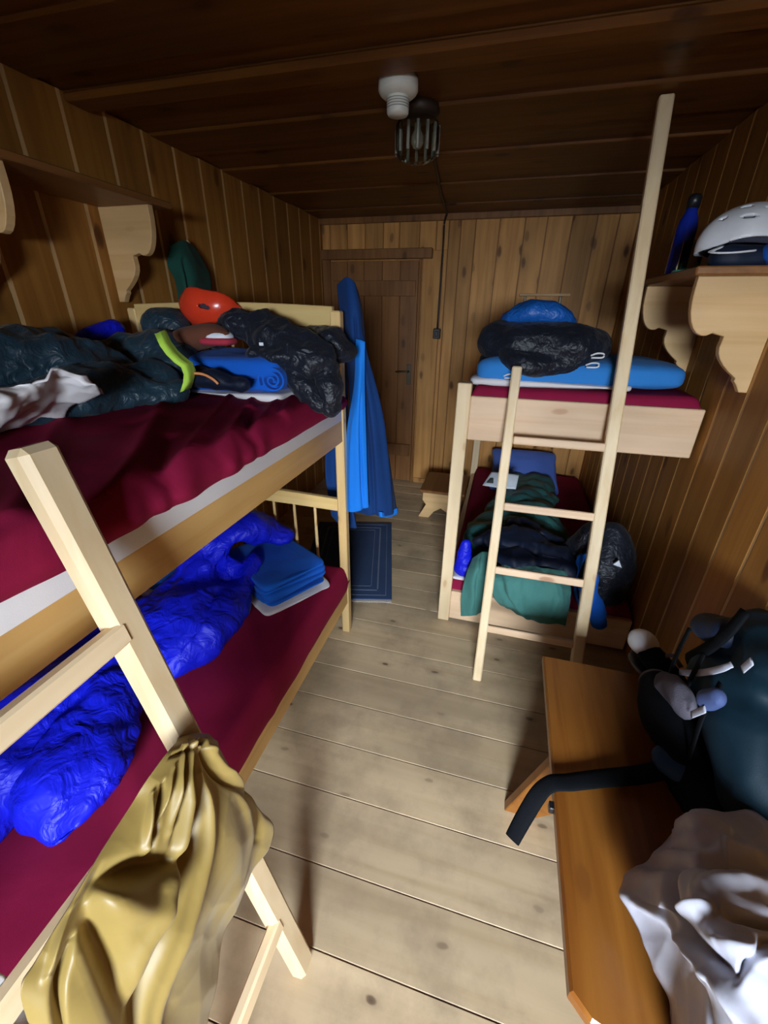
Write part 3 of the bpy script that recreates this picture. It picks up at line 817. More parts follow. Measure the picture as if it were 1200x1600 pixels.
# fleece blanket folded, with a rolled end, sheet beneath
bk = folded('blanket', (-.985, 1.515, ZM+.020), (.235, .145, .12), 2, M['blanket'], 'royal blue folded fleece blanket under the black down jacket', 'blanket', rz=R(-3), seed=3, th=.056)
for q, (cx_, cy_, rr_) in enumerate(((-.775, 1.49, .048),)):
    bm = bmesh.new(); N = 110; pr = None
    for i in range(N):
        a = i/N*math.pi*2*2.6; r = .012+rr_*i/N
        for w, yy in enumerate((cy_-.13, cy_+.13)):
            pass
    pts = [(cx_+(.010+rr_*i/N)*math.cos(i/N*16.3), ZM+.070+(.010+rr_*i/N)*.85*math.sin(i/N*16.3)) for i in range(N)]
    inn = [(cx_+(.003+rr_*i/N)*math.cos(i/N*16.3), ZM+.070+(.003+rr_*i/N)*.85*math.sin(i/N*16.3)) for i in range(N)]
    va = [[bm.verts.new((p[0], yy, p[1])) for p in pts] for yy in (cy_-.145, cy_+.13)]
    vb = [[bm.verts.new((p[0], yy, p[1])) for p in inn] for yy in (cy_-.145, cy_+.13)]
    for i in range(N-1):
        for A, B in ((va[0], va[1]), (vb[1], vb[0]), (vb[0], va[0]), (va[1], vb[1])):
            bm.faces.new((A[i], A[i+1], B[i+1], B[i]))
    finish(bm, 'rolled_end', M['blanket'], bk, False)
folded('bed_sheet', (-.955, 1.495, ZM), (.215, .155, .03), 1, M['white_cloth'], 'folded white sheet under the blue blanket on upper left bunk', 'sheet', rz=R(-3), seed=4, th=.02)
# white shirt
garment_rows = [
    [at(-90, 640, x=-1.06), at(0, 612, x=-1.04), at(80, 590, x=-.99), at(140, 588, x=-.99)],
    [at(-90, 655, x=-1.00), at(10, 630, x=-.99), at(90, 612, x=-1.04), at(155, 610, x=-1.00)],
    [at(-90, 690, z=1.345), at(12, 665, z=1.335), at(90, 645, z=1.33), at(172, 630, z=1.31)],
    [at(-90, 712, z=1.29), at(5, 684, z=1.29), at(85, 660, z=1.29), at(180, 635, z=1.29)]]
ws = sheet('shirt', garment_rows, 60, 90, M['white_cloth'], None, ((8, .020, (1, 1.6, 1), 'n'), (11, .020, (1, 1.6, 1)), (26, .006, (1, 1.6, 1))), thick=.006, seed=3,
           hook=lambda p: Vector((p.x, p.y, max(p.z, 1.312))))
meta(ws, 'crumpled white cotton shirt at the near left of upper bunk', 'shirt')
# brown fleece
g = garment('fleece', [([(-1.25, 1.50, 1.47), (-1.16, 1.47, 1.50), (-1.06, 1.45, 1.515), (-1.00, 1.43, 1.515)], (.06, .065, .055, .03), (1, 1, .7)),
                       ([(-1.22, 1.47, 1.39), (-1.14, 1.45, 1.40)], (.05, .05), (1, 1, .9))], M['brown'], None, .009, 4, ((9, .010, ISO),), ZM, seed=4)
meta(g, 'brown fleece garment between lime hem and red helmet', 'fleece')
# dark shiny stuff sack
g = quad('stuff_sack', (-1.38, 1.585, 1.535), (.095, .085, .075), M['petrol'], None, ex=.9, ez=.9, octs=((9, .018, ISO), (22, .006, ISO)), seed=6)
meta(g, 'shiny dark stuff sack left of the red helmet', 'sack')
# small dark garment with an orange zip
g = empty('trousers', 'dark navy garment with an orange zip in front of the blue blanket', 'trousers', (-1.0, 1.3, ZM))
garment('body', [([at(306, 592, y=1.27), at(340, 594, y=1.27), at(380, 600, y=1.28)], (.038, .040, .024), (1, 1, .85)),
                 ([at(312, 585, y=1.32), at(350, 588, y=1.32)], (.035, .03), (1, 1, .8))], M['packnavy'], g, .006, 3, ((10, .018, ISO), (24, .008, ISO)), ZM, seed=8)
zp = tube('zip', [at(304, 583, y=1.225), at(318, 585, y=1.225), at(332, 592, y=1.222), at(341, 600, y=1.225)], .0045, M['orangetrim'], g, 8, 5); zp['label'] = 'orange zip'
# red and white lens-shaped cap
g = empty('cap', 'small red and white padded cap on the blue blanket', 'cap', (-1.03, 1.37, 1.44))
cpos = at(341, 530, y=1.44)
quad('crown', cpos+Vector((0, 0, .008)), (.058, .042, .026), M['paper'], g, ex=.8, ez=.9, sub=4)
quad('brim', cpos+Vector((0, 0, -.006)), (.068, .05, .016), M['redmatte'], g, ex=.7, ez=.7, sub=4)

def helmet_shell(name, c, half, mats, label, parts_mat, rot, vents, seed=0, thick=.012, cut=-.15, paint=None):
    """open half shell with rim, vents cut through and a padded liner"""
    e = empty(name, label, 'helmet', c)
    bm = bmesh.new(); bmesh.ops.create_uvsphere(bm, u_segments=128, v_segments=80, radius=1)
    lim = lambda v: cut-.12*math.cos(math.atan2(v.co.y, v.co.x)*2)
    dele = [v for v in bm.verts if v.co.z < lim(v)]
    bmesh.ops.delete(bm, geom=dele, context='VERTS')
    for v in bm.verts:
        if v.is_boundary: v.co.z = lim(v)
    kill = []
    for f in bm.faces:
        d = f.calc_center_median(); az = math.atan2(d.y, d.x); el = math.asin(max(-1, min(1, d.z)))
        for (a0, e0, wa, we) in vents:
            da = (az-a0+math.pi) % (2*math.pi)-math.pi
            if (da/wa)**2+((el-e0)/we)**2 < 1: kill.append(f); break
    bmesh.ops.delete(bm, geom=kill, context='FACES')
    T = Matrix.Translation(c) @ Matrix.Rotation(rot[2], 4, 'Z') @ Matrix.Rotation(rot[1], 4, 'Y') @ Matrix.Rotation(rot[0], 4, 'X')
    for v in bm.verts:
        az = math.atan2(v.co.y, v.co.x)
        k = 1+.03*math.cos(az*6)*(1-v.co.z**2)
        v.co = Vector((v.co.x*half[0]*k, v.co.y*half[1]*k, v.co.z*half[2]))
    bmesh.ops.recalc_face_normals(bm, faces=bm.faces)
    bmesh.ops.solidify(bm, geom=bm.faces, thickness=thick)
    for v in bm.verts: v.co = T @ v.co
    finish(bm, 'shell', mats, e, True)
    bm = bmesh.new(); bmesh.ops.create_uvsphere(bm, u_segments=40, v_segments=24, radius=1)
    bmesh.ops.delete(bm, geom=[v for v in bm.verts if v.co.z < cut-.02], context='VERTS')
    for v in bm.verts: v.co = Vector((v.co.x*(half[0]-thick*1.5), v.co.y*(half[1]-thick*1.5), v.co.z*(half[2]-thick*1.5)))
    bmesh.ops.recalc_face_normals(bm, faces=bm.faces)
    bmesh.ops.solidify(bm, geom=bm.faces, thickness=.012)
    for v in bm.verts: v.co = T @ v.co
    finish(bm, 'liner', M['hole'], e, True)
    return e, T
vr = [(R(a), .55, .13, .20) for a in (0, 60, 120, 180, 240, 300)]+[(R(a), 1.05, .3, .12) for a in (30, 150, 270)]
he, T = helmet_shell('climbing_helmet', (-1.195, 1.66, 1.600), (.132, .105, .090), M['red'], 'glossy red climbing helmet tipped over on the upper left bunk pile', None, (R(128), R(10), R(14)), [(R(300), .80, .30, .10), (R(225), .80, .30, .10), (R(90), .9, .3, .1)], cut=.05)
tube('chin_strap', [T @ Vector((-.12, -.03, -.01)), T @ Vector((-.13, -.06, -.05)), T @ Vector((-.10, -.10, -.075)), T @ Vector((-.04, -.105, -.05))], .008, M['orangetrim'], he, 8, 5, .35)
# blue cloth behind the jacket
g = garment('t_shirt', [([(-1.60, 1.34, 1.47), (-1.57, 1.42, 1.49), (-1.54, 1.48, 1.51)], (.03, .045, .04), (1, 1, 1))], M['royal'], None, .009, 3, ((10, .02, ISO),), ZM, seed=9)
meta(g, 'royal blue cloth wedged against the left wall behind the jacket', 'cloth')
# green cloth on the wall
rows = [[at(265, 385, x=-1.62), at(285, 375, x=-1.60), at(305, 385, x=-1.62)],
        [at(262, 415, x=-1.63), at(290, 405, x=-1.57), at(318, 410, x=-1.62)],
        [at(275, 440, x=-1.63), at(295, 435, x=-1.56), at(328, 432, x=-1.61)],
        [at(280, 480, x=-1.63), at(300, 482, x=-1.57), at(328, 475, x=-1.61)]]
g = empty('wall_cloth', 'dark green felt cloth hung on the left wall above the helmet', 'cloth', at(290, 400, x=-1.64))
sheet('cloth', rows, 40, 40, M['green'], g, ((6, .02, ISO),), ((.45, .35, .5, 1, -.03, .06),), thick=.008)
lathe('wall_hook', [(0, 0), (.010, 0), (.010, .05), (.016, .055), (0, .06)], M['bracket'], g, at(280, 380, x=-1.67), 12, Matrix.Rotation(R(90), 4, 'Y'))

# ---- blue coat hung on the bedpost
ct = empty('coat', 'long blue hooded coat hung over the far post of left bunk', 'coat', (-.62, 1.76, 1.6))
YC = 1.80
def cY(px, py, dy=0): return at(px, py, y=YC+dy)
rows = [[cY(527, 445, .02), cY(540, 433, -.02), cY(553, 440, -.02), cY(560, 455, .02)],
        [cY(530, 480, .01), cY(545, 478, -.05), cY(560, 480, -.04), cY(567, 485, .02)],
        [cY(538, 540, .0), cY(550, 540, -.06), cY(566, 540, -.05), cY(575, 545, .03)],
        [cY(545, 620, .0), cY(562, 620, -.06), cY(583, 620, -.04), cY(592, 625, .05)],
        [cY(550, 710, .0), cY(573, 710, -.06), cY(596, 712, -.03), cY(608, 712, .07)],
        [cY(556, 800, .0), cY(580, 806, -.05), cY(604, 806, -.02), cY(621, 798, .09)]]
sheet('coat_back', rows, 40, 130, M['navycoat'], ct, ((5, .008, (2, 2, .4)),), ((.5, .3, .4, 1, -.035, .05), (.75, .4, .8, 1, .02, .05)), thick=.014)
rows = [[cY(556, 530, -.09), cY(563, 531, -.10), cY(570, 534, -.10)],
        [cY(553, 600, -.09), cY(561, 602, -.12), cY(570, 605, -.10)],
        [cY(542, 670, -.09), cY(556, 672, -.13), cY(572, 675, -.10)],
        [cY(537, 740, -.09), cY(555, 742, -.13), cY(574, 744, -.10)],
        [cY(534, 796, -.09), cY(554, 800, -.13), cY(576, 793, -.10)]]
q = sheet('coat_lining', rows, 30, 90, M['brightcoat'], ct, (), ((.72, .35, .82, 1, -.022, .05), (.3, .5, .35, 1, .012, .08)), thick=.008); q['label'] = 'bright blue front lining'
rows = [[cY(519, 500, .05), cY(527, 500, .03), cY(534, 500, .03)], [cY(512, 640, .05), cY(526, 645, .06), cY(542, 645, .04)],
        [cY(509, 740, .05), cY(524, 742, .08), cY(540, 742, .04)], [cY(518, 806, .06), cY(535, 822, .04), cY(556, 826, .02)]]
sheet('coat_sleeve', rows, 20, 70, M['navycoat'], ct, ((8, .010, (2, 2, .5)),), (), thick=.012)
q = sheet('hem_trim', [[cY(596, 800, -.055), cY(608, 800, .02), cY(622, 794, .078)], [cY(597, 808, -.055), cY(609, 808, .02), cY(622, 803, .078)]], 16, 4, M['brightcoat'], ct, thick=.016); q['label'] = 'bright blue hem'

# ---- on the lower left bunk
ZL = .428
folded('blanket', (-.935, 1.48, ZL+.02), (.21, .155, .10), 5, M['blanket'], 'blue blanket folded in layers at the foot end of lower left bunk', 'blanket', rz=R(-32), seed=12, th=.020)
folded('bed_sheet', (-.925, 1.47, ZL), (.225, .165, .02), 1, M['white_cloth'], 'white sheet under the layered blanket on lower left bunk', 'sheet', rz=R(-34), seed=13, th=.018)
folded('blanket', (-1.40, 1.37, ZL+.028), (.19, .16, .07), 2, M['blanket'], 'blue blanket with pale edge by the wall on lower left bunk', 'blanket', rz=R(-8), seed=14, th=.036)
folded('bed_sheet', (-1.38, 1.35, ZL), (.21, .17, .02), 1, M['white_cloth'], 'white sheet under the blanket by the wall on lower left bunk', 'sheet', rz=R(-8), seed=15, th=.026)
g = garment('sleeping_bag', [
    ([(-.98, 1.58, .60), (-1.08, 1.52, .66), (-1.17, 1.40, .66), (-1.15, 1.22, .57), (-1.12, 1.05, .51), (-1.14, .85, .50), (-1.20, .66, .50), (-1.24, .48, .49), (-1.22, .30, .49)], (.08, .11, .125, .13, .15, .17, .19, .21, .20), (1, 1, .55)),
    ([(-.99, 1.38, .56), (-.97, 1.20, .52), (-.98, 1.02, .48), (-1.0, .85, .47)], (.08, .095, .08, .07), (1, 1, .6)),
    ([(-1.40, .95, .50), (-1.45, .60, .51), (-1.42, .25, .50)], (.10, .15, .16), (1, 1, .6)),
    ([(-1.04, .66, .50), (-.95, .48, .49), (-.88, .34, .47)], (.13, .12, .055), (1, 1, .6)),
    ([(-1.28, .25, .5), (-1.4, .0, .5)], (.18, .16), (1, 1, .5))],
    M['royal'], None, .013, 4, ((3.5, .05, ISO, 'n'), (6, .045, (1, .7, 1)), (15, .018, (1, .7, 1)), (34, .005, ISO)), ZL-.002, seed=11)
meta(g, 'glossy royal blue sleeping bag snaking along lower left bunk', 'sleeping bag')
g = sheet('care_card', [[at(408, 918, z=.49), at(424, 922, z=.505)], [at(404, 936, z=.46), at(418, 938, z=.47)]], 6, 6, M['paper'], None, thick=.003)
meta(g, 'small white label card beside the layered blue blanket', 'card')

# ---- olive gold satin liner over the near ladder
def lp_(px, py, off):
    d = at(px, py, x=-1)-CAM
    # plane x + .2145 z = -.322+off
    t = (-.322+off-.2145*CAM.z)/(d.x+.2145*d.z)
    return CAM+d*t
def grow(pts): return [lp_(*p) for p in pts]
rows = [grow([(262, 1150, -.02), (275, 1148, .0), (292, 1147, .01), (308, 1150, .0), (322, 1158, -.03)]),
        grow([(250, 1163, .035), (270, 1160, .045), (290, 1160, .05), (308, 1162, .045), (328, 1172, .0)]),
        grow([(212, 1212, .035), (248, 1208, .055), (285, 1205, .06), (322, 1206, .055), (356, 1218, .01)]),
        grow([(184, 1255, .03), (230, 1255, .06), (285, 1250, .065), (340, 1245, .06), (388, 1262, .01)]),
        grow([(130, 1335, .03), (195, 1330, .06), (270, 1325, .07), (345, 1310, .06), (405, 1305, .0)]),
        grow([(75, 1425, .03), (155, 1410, .06), (240, 1400, .07), (320, 1385, .06), (376, 1372, .0)]),
        grow([(38, 1485, .03), (115, 1480, .055), (205, 1475, .07), (285, 1465, .055), (335, 1445, .0)]),
        grow([(14, 1535, .03), (85, 1565, .05), (170, 1575, .06), (255, 1560, .05), (318, 1535, .0)]),
        grow([(48, 1600, .02), (95, 1680, .03), (160, 1700, .04), (230, 1690, .04), (300, 1620, .0)])]
rows = [[p+Vector((.030, -.004, .012)) for p in r] for r in rows]
gc = sheet('sleeping_bag_liner', rows, 170, 240, M['gold'], None, ((5, .010, (1, 2, .8), 'n'), (14, .0035, (1, 1.6, 1))),
    ((.50, .20, .60, .95, -.034, .030), (.59, .25, .70, .95, .014, .022), (.42, .12, .50, .80, .020, .04), (.66, .12, .98, .44, .024, .05), (.56, .10, .92, .40, -.024, .028),
     (.05, .54, .52, .52, -.034, .026), (.06, .58, .55, .88, -.030, .035), (.05, .56, .5, .66, .020, .05), (.14, .32, .28, .48, .016, .018), (.19, .28, .33, .50, -.018, .016), (.30, .16, .38, .44, .016, .020),
     (.24, .22, .30, .50, .012, .014), (.34, .14, .44, .52, -.016, .018),
     (.02, .60, .10, .80, .014, .02), (.12, .70, .25, .98, -.020, .022), (.80, .26, .90, .62, .010, .03), (.88, .24, .92, .50, -.018, .018), (.30, .05, .70, .09, -.008, .010), (.20, .12, .8, .16, .010, .012), (.45, .06, .62, .13, .010, .010), (.1, .17, .5, .14, -.008, .012)), thick=.004, seed=2)
meta(gc, 'olive gold satin sleeping bag liner slung over the near ladder', 'liner')
g = sheet('hand_towel', [grow([(-60, 1500, -.02), (0, 1520, -.0), (60, 1560, -.01)]), grow([(-60, 1660, -.02), (0, 1680, -.0), (90, 1700, -.01)])], 20, 20, M['white_cloth'], None, ((9, .01, ISO),), thick=.006)
meta(g, 'pale towel hanging below the gold liner at the picture corner', 'towel')

# ---- on the upper right bunk
ZU = 1.308
folded('bed_sheet', (.20, 2.16, ZU), (.33, .17, .02), 1, M['white_cloth'], 'folded white sheet under the blue blanket on upper right bunk', 'sheet', seed=21, th=.022)
g = folded('blanket', (.29, 2.30, ZU+.012), (.43, .27, .10), 1, M['blanket_pale'], 'sky blue folded blanket on the upper right bunk', 'blanket', rz=R(2), seed=22, th=.085)
g = empty('stuff_sack', 'shiny black stuff sack with white buckles on upper right bunk', 'bag', (.17, 2.2, 1.42))
garment('bag_body', [([(-.02, 2.16, 1.475), (.08, 2.12, 1.465), (.20, 2.10, 1.46), (.32, 2.12, 1.465), (.38, 2.17, 1.46)], (.10, .12, .12, .11, .07), (1, 1, .85)),
                     ([(.02, 2.04, 1.42), (.14, 2.01, 1.395), (.25, 2.04, 1.41)], (.045, .07, .05), (1, 1, .8))], M['black'], g, .008, 3, ((6, .018, ISO, 'n'), (12, .012, ISO), (30, .004, ISO)), None, seed=22)
for px, py in ((795, 588), (924, 571), (932, 556)):
    c = at(px, py, y=1.985)
    k_ = tube('buckle', [c+Vector((-.022, 0, 0)), c+Vector((0, -.006, .010)), c+Vector((.026, 0, .008)), c+Vector((.024, 0, -.006)), c+Vector((-.018, 0, -.008))], .0035, M['white'], g, 8, 4)
g = garment('stuff_sack', [([(-.0, 2.22, 1.575), (.08, 2.19, 1.600), (.18, 2.19, 1.595), (.25, 2.22, 1.57)], (.060, .075, .07, .045), (1, 1, .75))], M['blanket'], None, .008, 3, ((7, .015, ISO), (18, .007, ISO)), 1.52, seed=23)
g.data.materials[0] = fabric('blue_sack_nylon', (.01, .13, .50), (.008, .10, .42), rough=.4, spec=.5, crease=.5, cs=30, sheen=0)
meta(g, 'small bright blue stuff sack on top of the black sack', 'sack')

# ---- on the lower right bunk
ZR = .275
pl = quad('pillow', (.27, 3.60, .375), (.27, .28, .070), M['pillow'], None, ex=.22, ez=.85, rot=(R(20), 0, R(2)), octs=((4, .014, ISO),), seed=4, pinch=.8)
meta(pl, 'blue pillow at the head of lower right bunk', 'pillow')
pp = empty('booklet', 'open white booklet beside the blue pillow', 'booklet', (.02, 3.35, .33))
sheet('pages', [[at(768, 737, y=3.12), at(790, 739, y=3.10), at(811, 742, y=3.10)], [at(754, 758, y=3.02), at(780, 762, y=3.00), at(806, 764, y=3.00)]], 14, 10, M['paper'], pp, (), ((.5, 0, .5, 1, -.012, .08),), thick=.006)
sheet('printed_picture', [[at(766, 747, y=3.05), at(771, 747, y=3.05)], [at(760, 754, y=3.02), at(771, 755, y=3.02)]], 4, 4, M['print'], pp, thick=.004)
g = garment('sleeping_bag', [([(.30, 3.32, .35), (.27, 3.0, .36), (.24, 2.75, .36), (.20, 2.5, .37), (.12, 2.32, .38)], (.24, .23, .25, .27, .24), (1, 1, .40)),
                             ([(.02, 2.25, .36), (-.04, 2.12, .36)], (.12, .08), (1, 1, .6)),
                             ([(.40, 2.5, .34), (.45, 2.3, .34)], (.16, .14), (1, 1, .5))], M['duvet'], None, .013, 3, ((5, .030, ISO, 'p'), (9, .030, ISO, 'p')), ZR, seed=31)
meta(g, 'dark green down sleeping bag spread on lower right bunk', 'sleeping bag')
g = garment('jacket', [([(.02, 2.12, .45), (.16, 2.12, .47), (.32, 2.1, .46), (.44, 2.08, .43)], (.07, .09, .09, .07), (1, 1, .6)),
                       ([(.20, 2.30, .46), (.42, 2.2, .44)], (.09, .08), (1, 1, .6)),
                       ([(.10, 2.0, .43), (.3, 1.98, .42), (.45, 1.99, .40)], (.05, .06, .05), (1, 1, .7))], M['packnavy'], None, .009, 3, CRUMP, ZR, seed=32)
meta(g, 'dark navy jacket heaped on the green sleeping bag', 'jacket')
YT = 1.86
tY = lambda px, py, dy=0: at(px, py, y=YT+dy)
tb = empty('cloth_bag', 'teal cotton bag liner draped over the front board of lower right bunk', 'cloth', (.25, 1.9, .3))
rows = [[tY(768, 885, .08), tY(800, 880, .07), tY(840, 884, .07), tY(880, 892, .08), tY(892, 900, .1)],
        [tY(766, 905, .0), tY(800, 902, -.02), tY(840, 905, -.03), tY(872, 912, -.02), tY(892, 920, .02)],
        [tY(768, 925, .0), tY(800, 928, -.05), tY(840, 932, -.06), tY(872, 936, -.05), tY(890, 942, .0)],
        [tY(780, 942, .02), tY(808, 950, -.04), tY(840, 956, -.06), tY(868, 960, -.04), tY(886, 962, .01)],
        [tY(800, 955, .03), tY(820, 966, .0), tY(842, 972, .0), tY(866, 975, .0), tY(884, 978, .03)]]
sheet('hanging_front', rows, 80, 60, M['tealbag'], tb, ((12, .010, (2, 1, .6)), (30, .003, ISO)), ((.1, 0, .22, .9, -.02, .04), (.15, .1, .3, 1, .015, .05), (.55, .0, .6, .4, -.01, .04)), thick=.006)
rows = [[tY(738, 872, .06), tY(755, 862, .04), tY(775, 868, .06)],
        [tY(728, 898, .0), tY(748, 893, -.04), tY(772, 895, .02)],
        [tY(721, 930, .0), tY(742, 930, -.04), tY(765, 930, .0)],
        [tY(720, 962, .03), tY(738, 962, .0), tY(752, 958, .03)]]
sheet('hanging_corner', rows, 40, 50, M['tealbag'], tb, ((12, .010, (2, 1, .6)),), ((.4, .1, .6, .9, -.015, .08),), thick=.006)
g = empty('pouch', 'royal blue pouch at the left corner of lower right bunk', 'pouch', (-.09, 1.97, .3))
garment('pouch', [([(-.080, 1.975, .49), (-.080, 1.97, .42), (-.080, 1.965, .345)], (.030, .040, .052), (1, .8, 1.0))], M['royal'], g, .006, 3, ((14, .008, ISO),), ZR, seed=34)
g = folded('bed_sheet', (-.07, 1.985, ZR), (.06, .05, .02), 1, M['white_cloth'], 'corner of white sheet below the blue pouch on lower right bunk', 'sheet', seed=35, th=.022)
bp = empty('backpack', 'black backpack leaning on the right wall beyond the slim ladder', 'backpack', (.66, 2.0, .3))
garment('pack_body', [([(.62, 2.02, .30), (.63, 2.04, .46), (.63, 2.08, .58)], (.12, .13, .09), (1, .9, 1)),
                      ([(.52, 2.15, .42), (.56, 2.15, .55)], (.10, .08), (1, 1, 1))], M['strap'], bp, .010, 4, ((7, .014, ISO), (18, .005, ISO)), ZR, seed=36)
bp.children[0].data.materials[0] = M['black']
prism('reflective_patch', [(.612, .535), (.632, .562), (.652, .525)], 'xz', 1.895, 1.90, M['paper'], bp, 0)
tube('shoulder_strap', [(.54, 1.95, .56), (.50, 1.90, .45), (.52, 1.89, .33), (.58, 1.90, .24)], .022, M['strap'], bp, 8, 5, .3, (0, 1, 0))
g = garment('rain_jacket', [([(.50, 1.97, .50), (.53, 1.93, .42), (.54, 1.91, .33), (.60, 1.885, .25), (.63, 1.88, .19)], (.04, .055, .05, .045, .035), (1, .7, 1))], M['blanket'], None, .008, 2, ((12, .02, ISO), (28, .008, ISO)), None, seed=37)
meta(g, 'bright blue crumpled rain jacket beside the black backpack', 'jacket')
g = sheet('paper_tissue', [[tY(905, 940, 0), tY(918, 944, 0)], [tY(906, 952, -.01), tY(922, 955, -.01)]], 8, 8, M['paper'], None, thick=.004)
meta(g, 'small crumpled white tissue below the blue rain jacket', 'tissue')

# ---- rug and stool
rug = empty('rug', 'dark blue bordered rug at the end of the left bunk', 'rug', (-.75, 2.45, 0))
o_ = Vector((-.487, 2.01, 0)); dy_ = Vector((-.253, .967, 0)).normalized(); dx_ = Vector((-dy_.y, dy_.x, 0))
def ruggeo(u0, u1, v0, v1, z0, z1):
    return [tuple(o_+dx_*u+dy_*v+Vector((0, 0, z))) for u, v in ((u0, v0), (u1, v0), (u1, v1), (u0, v1)) for z in (z0, z1)]
def rugbox(name, u0, u1, v0, v1, z0, z1, mat):
    Mx = Matrix.Translation(o_) @ Matrix((dx_, dy_, Vector((0, 0, 1)))).transposed().to_4x4()
    return box(name, (u0, v0, z0), (u1, v1, z1), mat, rug, .001, Mx)
rugbox('pile', 0, .60, 0, 1.02, .001, .010, M['rug'])
bm = bmesh.new(); Mx = Matrix.Translation(o_) @ Matrix((dx_, dy_, Vector((0, 0, 1)))).transposed().to_4x4()
for i_, w in ((.035, .004), (.085, .010), (.13, .004)):
    for a in ((i_, .60-i_, i_, i_+w), (i_, .60-i_, 1.02-i_-w, 1.02-i_), (i_, i_+w, i_, 1.02-i_), (.60-i_-w, .60-i_, i_, 1.02-i_)):
        bm_box(bm, (a[0], a[2], .009), (a[1], a[3], .0115), 0, Mx)
s_ = finish(bm, 'border_stripes', M['rugline'], rug); s_['label'] = 'paler border stripes'
bm = bmesh.new()
for k in range(90):
    u = .003+k*.0066; bm_box(bm, (u, -.022+random.uniform(-.004, .004), .001), (u+.0035, .002, .005), 0, Mx)
s_ = finish(bm, 'fringe', M['white_cloth'], rug); s_['kind'] = 'stuff'; s_['label'] = 'white fringe'
st = empty('stool', 'low wooden stool with cut-out legs against the far wall', 'stool', (-.42, 3.4, 0))
box('seat', (-.55, 3.16, .245), (-.18, 3.62, .27), M['shelf'], st, .005)
def leg_out(x0, x1):
    return [(x0, .245), (x1, .245), (x1, .0), (x1-.07, 0), (x1-.10, .06), ((x0+x1)/2, .10), (x0+.10, .06), (x0+.06, 0), (x0-.03, 0), (x0-.0, .06), (x0+.03, .12), (x0, .16)]
for yy in (3.22, 3.54): prism('leg', leg_out(-.53, -.21), 'xz', yy-.012, yy+.012, M['bracket'], st, .002)

# ---- shelf on the right
hv = [(R(200), .5, .09, .05), (R(235), .45, .16, .07), (R(262), .75, .22, .055), (R(222), .85, .20, .06), (R(300), .7, .2, .06), (R(150), .6, .1, .12), (R(275), .35, .17, .06)]
he2, T = helmet_shell('climbing_helmet', (.690, 1.80, 1.795), (.145, .118, .118), M['white'], 'white vented climbing helmet on the right wall shelf', None, (R(-8), R(6), R(10)), hv, cut=-.12)
tube('chin_strap', [T @ Vector((-.10, -.05, -.02)), T @ Vector((-.14, -.07, -.045)), T @ Vector((-.10, -.10, -.05)), T @ Vector((-.04, -.11, -.04))], .009, M['white'], he2, 8, 5, .35)
g = quad('cloth_pouch', (.66, 1.735, 1.765), (.085, .045, .035), M['packnavy'], None, ex=.7, ez=.8, octs=((12, .012, ISO),), seed=41)
meta(g, 'dark navy pouch tucked under the white helmet', 'pouch')
g = quad('plastic_bag', (.745, 1.70, 1.768), (.045, .035, .032), M['blanket'], None, ex=.7, ez=.8, octs=((14, .016, ISO), (30, .006, ISO)), seed=42)
meta(g, 'crumpled bright blue bag at the shelf end below the helmet', 'bag')
bt_ = empty('water_bottle', 'tall glossy dark blue bottle standing on the right wall shelf', 'bottle', (.62, 2.2, 1.736))
lathe('bottle_body', [(0, 0), (.034, .002), (.036, .02), (.036, .17), (.030, .20), (.020, .225), (.020, .235), (0, .235)], M['bottle'], bt_, (.62, 2.2, 1.737), 36)
lathe('cap', [(0, 0), (.023, 0), (.024, .035), (.018, .045), (0, .046)], M['dark'], bt_, (.62, 2.2, 1.972), 28)
cp = empty('mug', 'clear plastic mug on a mint lid left of the white helmet', 'mug', (.585, 2.08, 1.736))
lathe('lid', [(0, 0), (.048, 0), (.05, .006), (.046, .012), (0, .012)], M['mint'], cp, (.60, 1.99, 1.737), 32)
lathe('cup', [(.034, .0), (.036, .09), (.034, .09), (.032, .004), (0, .004)], M['glass'], cp, (.60, 1.99, 1.750), 32)

# ------------------------------------------------------------------ bench and what lies on it
bn = empty('bench', 'varnished orange-brown pine bench along the right wall', 'bench', (.53, .8, 0))
BZ = .45
o1 = [(.275, 1.290), (.79, 1.290), (.79, .30), (.40, .345), (.30, .37), (.268, .40)]
prism('seat', o1, 'xy', BZ-.035, BZ, M['bench'], bn, .006)
def splay(y): return [(.20, 0), (.30, 0), (.36, .06), (.66, .06), (.70, 0), (.79, 0), (.74, BZ-.036), (.34, BZ-.036)]
prism('leg', splay(.98), 'xz', .962, .998, M['bench'], bn, .003)
prism('leg', [(.44, 0), (.79, 0), (.74, BZ-.036), (.44, BZ-.036)], 'xz', .482, .518, M['bench'], bn, .003)
box('stretcher', (.50, .50, .16), (.54, .98, .24), M['bench'], bn, .004)

pk = empty('backpack', 'large dark teal hiking backpack lying on the bench', 'backpack', (.65, .9, BZ))
WR = lambda p: Vector((min(p.x, .797), p.y, p.z))
garment('pack_body', [([(.71, 1.14, .66), (.70, 1.00, .70), (.69, .88, .68), (.69, .78, .62)], (.07, .105, .105, .09), (1, 1, 1.2)),
                      ([(.72, 1.07, .84), (.71, .94, .86)], (.075, .08), (1, 1, 1))], M['packteal'], pk, .010, 5, ((6, .014, ISO, 'n'), (12, .010, ISO)), BZ, seed=51, hook=WR)
garment('pack_base', [([(.63, .98, .52), (.62, .88, .51), (.63, .78, .52)], (.075, .075, .07), (1, 1, 1))], M['strap'], pk, .009, 4, ((10, .010, ISO),), BZ, seed=57)
garment('lid_pocket', [([(.66, 1.14, .80), (.67, 1.08, .84)], (.05, .05), (1, 1, .8))], M['packnavy'], pk, .008, 4, ((12, .008, ISO),), BZ, seed=58)
for k in range(3):
    tube('side_strap', [(.600, 1.12-.10*k, .80), (.585, 1.10-.10*k, .70), (.580, 1.07-.10*k, .58)], .010, M['strap'], pk, 8, 5, .35, (1, 0, 0))
